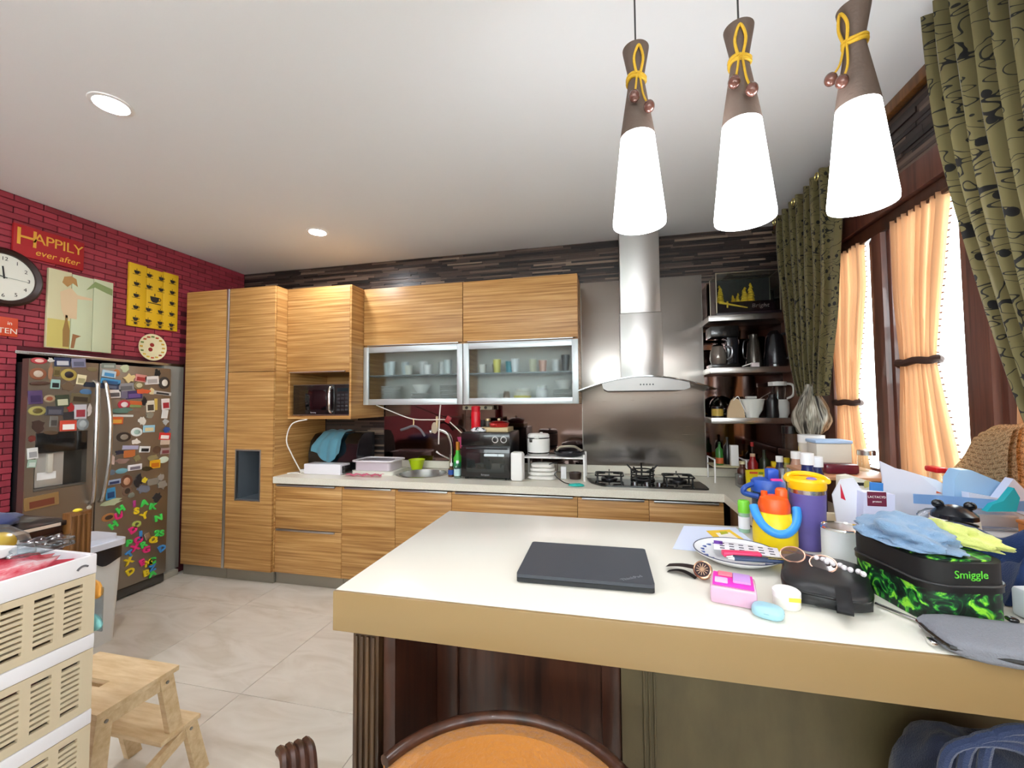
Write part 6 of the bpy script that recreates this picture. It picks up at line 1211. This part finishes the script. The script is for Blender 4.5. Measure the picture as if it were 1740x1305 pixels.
one('grey_pen', 'thin silver stylus lying against the lunch bag', 'stylus', G().tube([(0, 0, .004), (.05, -.09, .004)], .0035, 8), STEEL, (LX0-.035, LY0+.065, IT))
LT = IT+.1255
one('blue_garment', 'crumpled grey-blue spotted garment on the lunch bag', 'garment', G().lump((0, 0, 0), (.075, .10, .036), 31, .42, 1.9, 60, 40, flat=.3), cloth_mat('g1', (118, 150, 182)), (lc[0]-.02, lc[1]+.012, LT), .15)
one('lime_garment', 'pale lime garment with white edge on the lunch bag', 'garment', G().lump((0, 0, 0), (.04, .09, .03), 17, .35, 2.2, 50, 34, flat=.3), cloth_mat('g2', (206, 214, 120)), (lc[0]+.075, lc[1]+.03, LT), .3)
# white box and navy jacket
one('white_lunchbox', 'white plastic box tucked under the edge of the navy jacket', 'box', G().box(-.10, .10, -.045, .045, 0, .06, .008), mat((224, 226, 236), .4), (.905, 1.06, IT), math.radians(14))
def jk(u, v):
    x = .815+.43*u+.02*math.sin(v*6); y = 1.115+.22*v+.015*u
    e = min(1, min(u, 1-u, v, 1-v)*9)
    f = .05*math.sin((u*1.5+v*3.2)*PI)+.022*math.sin((u*4-v*7)*2.2)+.015*noise.noise(Vector((u*7, v*7, 2)))
    return (x, y, IT+.002+e*(.075+.04*u+f*.75))
one('navy_jacket', 'navy blue jacket spread in folds on the island beside the lunch bag', 'jacket', G().sheet(jk, 60, 44, .004), cloth_mat('nv', (34, 62, 116)), smooth=1.3)
# grey sleeve
t = thing('laptop_sleeve', 'grey felt laptop sleeve with a black zip at the island edge', 'sleeve', (.768, .912, IT), math.radians(-6)); part('body', G().lump((.0, 0, 0), (.2, .066, .017), 2, .03, 2, 44, 20, flat=.9, sq=6), mat((126, 129, 138), .9, bump=.6, bscale=300), t); part('zip', G().tube([(-.2, .04, .016), (-.203, .0, .016), (-.198, -.05, .016), (-.1, -.0675, .014), (.18, -.0675, .014)], .004, 6), BLACK, t); part('zip_pull', G().box(-.214, -.204, -.03, -.012, .004, .012, .002), CHROME, t); part('strap_tab', G().box(-.06, -.045, .05, .066, .03, .037, .003), BLACK, t)
# flat tray box carrying the panda tub, zip bag, wooden box and mug
one('lidded_tray', 'flat translucent white lidded tray under the panda tub', 'tray', G().box(.86, 1.268, 1.45, 1.615, 0, .04, .008), milky('traymilk', (228, 230, 232), .15), (0, 0, IT))
TRZ = IT+.0406
pz = onz(1612, 905, TRZ)
t = thing('panda_tub', 'white tub with a black panda head lid', 'container', (pz.x, min(pz.y+.03, 1.505), TRZ), math.radians(-18)); t.scale = (.9, .9, .9)
part('tub', G().lathe([(0, 0), (.05, 0), (.062, .01), (.058, .055), (.05, .06), (0, .06)], n=32), mat((232, 226, 214), .35), t); part('lid', G().lathe([(.057, .052), (.056, .07), (.035, .092), (0, .1)], n=32), mat((26, 28, 34), .25), t); part('ear', G().sph((-.038, 0, .098), (.016, .012, .014)), mat((20, 22, 28), .25), t); part('ear', G().sph((.038, 0, .098), (.016, .012, .014)), mat((20, 22, 28), .25), t); part('eye_band', G().lump((.0, -.052, .036), (.042, .012, .013), 3, .05, 3, 24, 14, flat=.9), BLACK, t)
# clear bags
one('nut_bag', 'clear zip bag filled with pale nuts behind the tin', 'zip bag', G().lump((0, 0, 0), (.06, .04, .035), 41, .12, 3, flat=.4), grain('nuts', [(.4, (150, 130, 110)), (.55, (226, 216, 200))], (60, 60, 60), .4), (.77, 1.50, IT))
t = thing('zip_bag', 'large clear zip bag with a pale blue zip strip', 'zip bag', (1.09, 1.585, TRZ)); part('film', G().lump((0, 0, 0), (.15, .02, .05), 44, .10, 3, 40, 20, flat=.3, sq=3), PLAS, t); part('zip_strip', G().sheet(lambda u, v: (-.16+.31*u, -.014+.004*math.sin(u*7), .074+.03*v-.012*u), 20, 3, .003), mat((150, 190, 236), .4), t); part('contents', G().box(-.11, .11, -.01, .01, .012, .045, .004), mat((226, 206, 200), .6), t)
# leaflets, envelopes on the side worktop behind the island
def lean(name, label, cat, pts, y, m_, th=.006, tilt=.0, extra=None):
    P_ = [ony(u, v, y) for u, v in pts]; zs = min(q_.z for q_ in P_); cx2 = sum(q_.x for q_ in P_)/len(P_)
    t = thing(name, label, cat, (cx2, y, zs)); part('sheet', G().prism([(q_.x-cx2, q_.z-zs) for q_ in P_], -th/2, th/2, 'y'), m_, t)
    if extra:
        for nm, pp, mm in extra:
            Q = [ony(u, v, y) for u, v in pp]; part(nm, G().prism([(q_.x-cx2, q_.z-zs) for q_ in Q], -th/2-.001, -th/2, 'y'), mm, t)
    return t
def zi(u, y): # pixel row of the island top at that column and depth
    d = Vector((ony(u, 800, y).x, y, II))-CAMP; return 652.5-FPX*d.dot(UP)/d.dot(FW)
def zc(u, y):
    d = Vector((ony(u, 800, y).x, y, CT))-CAMP; return 652.5-FPX*d.dot(UP)/d.dot(FW)
yv = 1.60; b0 = zi(1440, yv)
lean('airline_leaflet', 'white leaflet with a red tail emblem leaning at the back of the island', 'leaflet', [(1425, b0), (1468, b0), (1472, 845), (1450, 812), (1428, 815), (1414, 840)], yv, mat((224, 226, 236), .5), extra=[('red_emblem', [(1428, 846), (1436, 850), (1427, 822)], mat((206, 30, 60), .5))])
yv = 1.585; b0 = zi(1485, yv)
t = lean('medicine_box', 'lilac box with a burgundy label panel at the back of the island', 'box', [(1458, b0), (1512, b0), (1512, 838), (1460, 834)], yv, mat((200, 204, 232), .5), .05)
P_ = ony(1490, 848, yv-.026); part('label_panel', G().cbox((P_.x-t.location.x, -.0257, P_.z-t.location.z), (.052, .001, .045)), mat((104, 22, 56), .5), t); text('LACTACYD', .0095, WHITE, t, (P_.x-t.location.x, -.0265, P_.z-t.location.z+.006), RX, depth=.0006); text('protect', .008, WHITE, t, (P_.x-t.location.x, -.0265, P_.z-t.location.z-.008), RX, depth=.0006)
yv = 1.72; b0 = zc(1540, yv)
lean('white_envelope', 'large white plastic envelope standing up with a pointed corner behind the island', 'envelope', [(1500, b0), (1585, b0), (1590, 830), (1560, 806), (1520, 795), (1494, 783), (1499, 812)], yv, mat((216, 218, 232), .35))
yv = 1.75; b0 = zc(1560, yv)
lean('paper_folder', 'white folder with an orange edge leaning behind the envelope', 'folder', [(1535, b0), (1640, b0), (1630, 838), (1590, 815), (1530, 797)], yv, mat((224, 228, 238), .5), extra=[('orange_strip', [(1560, 822), (1600, 838), (1570, 838)], mat((226, 110, 70), .5))])
yv = 1.83
p1 = ony(1600, 793, yv); hz = p1.z-CT; t = thing('clip_jar', 'clear jar with a two-part red flip lid behind the folders', 'jar', (min(p1.x, 1.22), yv, CT)); part('glass', G().lathe([(0, 0), (.033, 0), (.033, hz-.03), (.03, hz-.02), (0, hz-.02)], n=26), CLEAR, t); part('lid', G().box(-.036, -.003, -.03, .03, hz-.02, hz, .006), mat((206, 16, 26), .3), t); part('lid', G().box(.003, .036, -.03, .03, hz-.024, hz-.006, .006), mat((206, 16, 26), .3), t); part('red_liquid', G().cyl(0, 0, .004, .05, .03), mat((150, 20, 30), .4), t)
yv = 1.70; b0 = zc(1485, yv)
lean('blue_card', 'bright blue card peeping over the medicine box', 'card', [(1478, b0), (1500, b0), (1500, 821), (1478, 819)], yv, mat((60, 130, 206), .5))
yv = 1.85; b0 = zc(1455, yv)
t = lean('tape_carton', 'cream carton with a black slot and yellow seal behind the leaflets', 'carton', [(1425, b0), (1478, b0), (1478, 818), (1440, 806), (1424, 808)], yv, mat((226, 222, 206), .55), .03, extra=[('slot', [(1444, 824), (1464, 824), (1464, 819), (1442, 818)], BLACK), ('seal', [(1465, 828), (1472, 826), (1475, 820), (1472, 815), (1465, 816), (1463, 822)], mat((206, 196, 120), .5))])
# wooden box, pouches, newspaper near the window
WBX = onz(1704, 905, TRZ)
t = thing('wooden_box', 'orange-brown wooden box on the lidded tray beside the panda tub', 'box', (1.205, 1.475, TRZ)); OW = grain('orange_wood', [(.3, (150, 82, 28)), (.7, (196, 122, 54))], (4, 30, 30), .4)
part('body', G().box(-.05, .045, -.04, .05, 0, .04, .003), OW, t); part('lid', G().box(-.053, .048, -.043, .053, .0402, .05, .003), OW, t)
def stack(name, label, cat, pts, y, m_, th, zb):
    P_ = [ony(u, v, y) for u, v in pts]; cx2 = sum(q_.x for q_ in P_)/len(P_); t = one(name, label, cat, G().prism([(q_.x-cx2, q_.z-zb) for q_ in P_], -th/2, th/2, 'y'), m_, (cx2, y, zb)); return t
yv = 1.71; b0 = zc(1660, yv)
stack('blue_pouch', 'pale blue padded pouch standing behind the panda tub under the newsprint', 'pouch', [(1608, b0), (1740, b0), (1745, 850), (1700, 822), (1640, 797), (1622, 797), (1612, 812)], yv, mat((150, 190, 226), .5), .05, CT)
yv = 1.665; b0 = zc(1690, yv)
stack('white_blue_pouch', 'white and pale blue flat pouch standing in front of the blue pouch', 'pouch', [(1655, b0), (1745, b0), (1745, 842), (1715, 812), (1690, 845), (1640, 836)], yv, mat((206, 216, 240), .45), .03, CT)
yv = 1.60; 
stack('teal_pouch', 'teal fabric pouch with a sharp corner lying against the wooden box', 'pouch', [(1672, 868), (1722, 868), (1728, 845), (1718, 828), (1700, 850), (1682, 856)], 1.56, mat((20, 160, 172), .6), .02, ony(1700, 868, 1.56).z)
m, N, L, b = new_mat('newsprint'); tc = N.new('ShaderNodeTexCoord'); mp = N.new('ShaderNodeMapping'); mp.inputs['Scale'].default_value = (3, 2.6, 1); bt = N.new('ShaderNodeTexBrick'); nz = N.new('ShaderNodeTexNoise'); nz.inputs['Scale'].default_value = 40
L.new(tc.outputs['UV'], mp.inputs[0]); L.new(mp.outputs[0], bt.inputs[0]); L.new(tc.outputs['UV'], nz.inputs['Vector']); bt.inputs['Scale'].default_value = 1; bt.inputs['Mortar Size'].default_value = .09; bt.inputs['Color1'].default_value = lin((178, 140, 98)); bt.inputs['Color2'].default_value = lin((196, 158, 114)); bt.inputs['Mortar'].default_value = lin((226, 196, 150))
mx = N.new('ShaderNodeMix'); mx.data_type = 'RGBA'; mx.blend_type = 'MULTIPLY'; mx.inputs[0].default_value = .55; L.new(bt.outputs[0], mx.inputs[6]); rp2 = ramp(N, [(.42, (90, 70, 56)), (.5, (255, 255, 255))]); L.new(nz.outputs[0], rp2.inputs[0]); L.new(rp2.outputs[0], mx.inputs[7]); L.new(mx.outputs[2], b.inputs['Base Color']); b.inputs['Roughness'].default_value = .8
NEWS = m
NX = 1.275
A_, B_, C_, D_ = onx(1640, 800, NX), onx(1745, 822, NX), onx(1675, 735, NX), onx(1745, 712, NX)
t = thing('newspaper_bundle', 'folded brown newsprint sheets propped against the window post above the blue pouch', 'newspaper', (NX, A_.y, min(A_.z, B_.z)))
for k in range(3):
    def nw(u, v, k=k):
        q_ = (A_*(1-u)+B_*u)*(1-v)+(C_*(1-u)+D_*u)*v; q_ = q_-Vector(t.location)
        return (q_.x-.014*k+.008*math.sin(v*4+u*2), q_.y+.02*k*(1-v), q_.z-.012*k+.01*math.sin(u*5+k))
    part('sheet', G().sheet(nw, 20, 10, .002), NEWS, t, 1.2)
yv = 1.50; p1 = ony(1742, 915, yv); t = thing('amber_mug', 'amber yellow mug standing on the lidded tray beside the wooden box', 'mug', (min(p1.x+.02, 1.2), 1.50, TRZ)) if 0 else thing('amber_mug', 'amber yellow mug standing on the island beside the lidded tray', 'mug', (1.2, 1.405, IT)); hz = Z(1740, 857, 1.405)-IT; part('cup', G().cup(.034, .04, 0, hz, .004), mat((206, 150, 40), .4), t); part('handle', G().tube(spline([(.038, 0, hz*.8), (.062, 0, hz*.7), (.06, 0, hz*.35), (.036, 0, hz*.25)], 5), .006, 8), mat((206, 150, 40), .4), t)
# ================================================================== chairs and things under the island
FAB = mat((176, 112, 34), .9, sheen=.4, bump=1.0, bscale=90)
def tubchair(x, y, rz, zt, label):
    t = thing('upholstered_chair', label, 'chair', (x, y, 0), rz)
    def back(u, v, r_=.265, th=0):
        a = PI*(1.18+.64*u) if 0 else math.radians(200+140*u)
        return (r_*math.cos(a), r_*math.sin(a)*.95, .47+(zt-.47)*v)
    g = G(); N_ = 30
    pts = [back(i/N_, 1)[:2] for i in range(N_+1)]; ptsi = [(q_[0]*.84, q_[1]*.84) for q_ in pts]
    part('backrest', G().prism(pts+list(reversed(ptsi)), .46, zt-.006), FAB, t, .9, label='amber upholstered curved backrest')
    part('top_rail', G().tube([(q_[0]*.99, q_[1]*.99, zt+.002) for q_ in pts], .012, 10), DARKWOOD, t, label='dark wooden top rail')
    part('seat', G().lathe([(0, .40), (.20, .40), (.215, .42), (.21, .455), (.15, .475), (0, .48)], n=32), FAB, t)
    part('seat_rail', G().lathe([(.15, .36), (.205, .36), (.205, .399), (.15, .399)], n=32), DARKWOOD, t)
    for a in (45, 135, 225, 315):
        q_ = math.radians(a); part('leg', G().tube([(.17*math.cos(q_), .17*math.sin(q_), .38), (.2*math.cos(q_), .2*math.sin(q_), 0)], [.018, .012], 8), DARKWOOD, t)
    return t
pc_ = onz(868, 1242, .80)
tubchair(-.185, .67, PI, .825, 'chair with amber fabric backrest and dark wooden rim tucked toward the island')
# curved dark arm of a second chair
t = thing('wooden_armchair', 'dark wooden chair with a grooved scroll back beside the island corner', 'chair', (-.585, .50, 0), math.radians(12))
sp1 = spline([(-.02, .30, .79), (.012, .262, .80), (.05, .20, .775), (.12, .10, .74), (.2, -.05, .72)], 6)
sp1 = [q_+Vector((0, 0, 0)) for q_ in sp1]
for k in range(4):
    off = Vector((-.021+.014*k, -.012+.008*k, 0)); part('grooved_rail', G().tube([q_+off for q_ in sp1], .0095, 8), DARKWOOD, t)
part('seat', G().prism(rrect(.38, .38, .05, 5, -.09, -.2), .42, .46), DARKWOOD, t)
for (x_, y_) in ((-.25, -.04), (.07, -.04), (-.25, -.36), (.07, -.36)): part('leg', G().tube([(x_, y_, .42), (x_, y_, 0)], .018, 8), DARKWOOD, t)
part('arm_post', G().tube([(.02, -.03, .44), (.05, .2, .765)], .016, 8), DARKWOOD, t); part('back_post', G().tube([(.07, -.2, .44), (.2, -.05, .72)], .016, 8), DARKWOOD, t)
# backpack under the right end
t = thing('denim_backpack', 'dark denim backpack with looped straps standing under the island overhang', 'backpack', (.70, 1.045, .6205))
part('bag', G().lump((0, 0, 0), (.13, .085, .19), 14, .12, 2, 36, 24, flat=.2, sq=3), cloth_mat('dn', (30, 40, 66)), t)
for k in range(3): part('strap', G().tube(spline([(-.12+.03*k, -.10, .17), (-.11+.03*k, -.115, .27+.015*k), (-.02+.03*k, -.115, .29+.012*k), (.06+.03*k, -.115, .23), (.06, -.115, .12)], 6), .009, 8), cloth_mat('dn2', (36, 52, 88)), t)
t = thing('bar_stool', 'black round bar stool under the island carrying the denim backpack', 'stool', (.70, 1.0, 0)); part('seat', G().lathe([(0, .59), (.135, .59), (.145, .6), (.145, .616), (0, .6195)], n=30), BLACKM, t); part('post', G().cyl(0, 0, .03, .59, .025), CHROME, t); part('foot', G().lathe([(0, 0), (.145, 0), (.14, .012), (.03, .03), (0, .03)], n=30), CHROME, t)
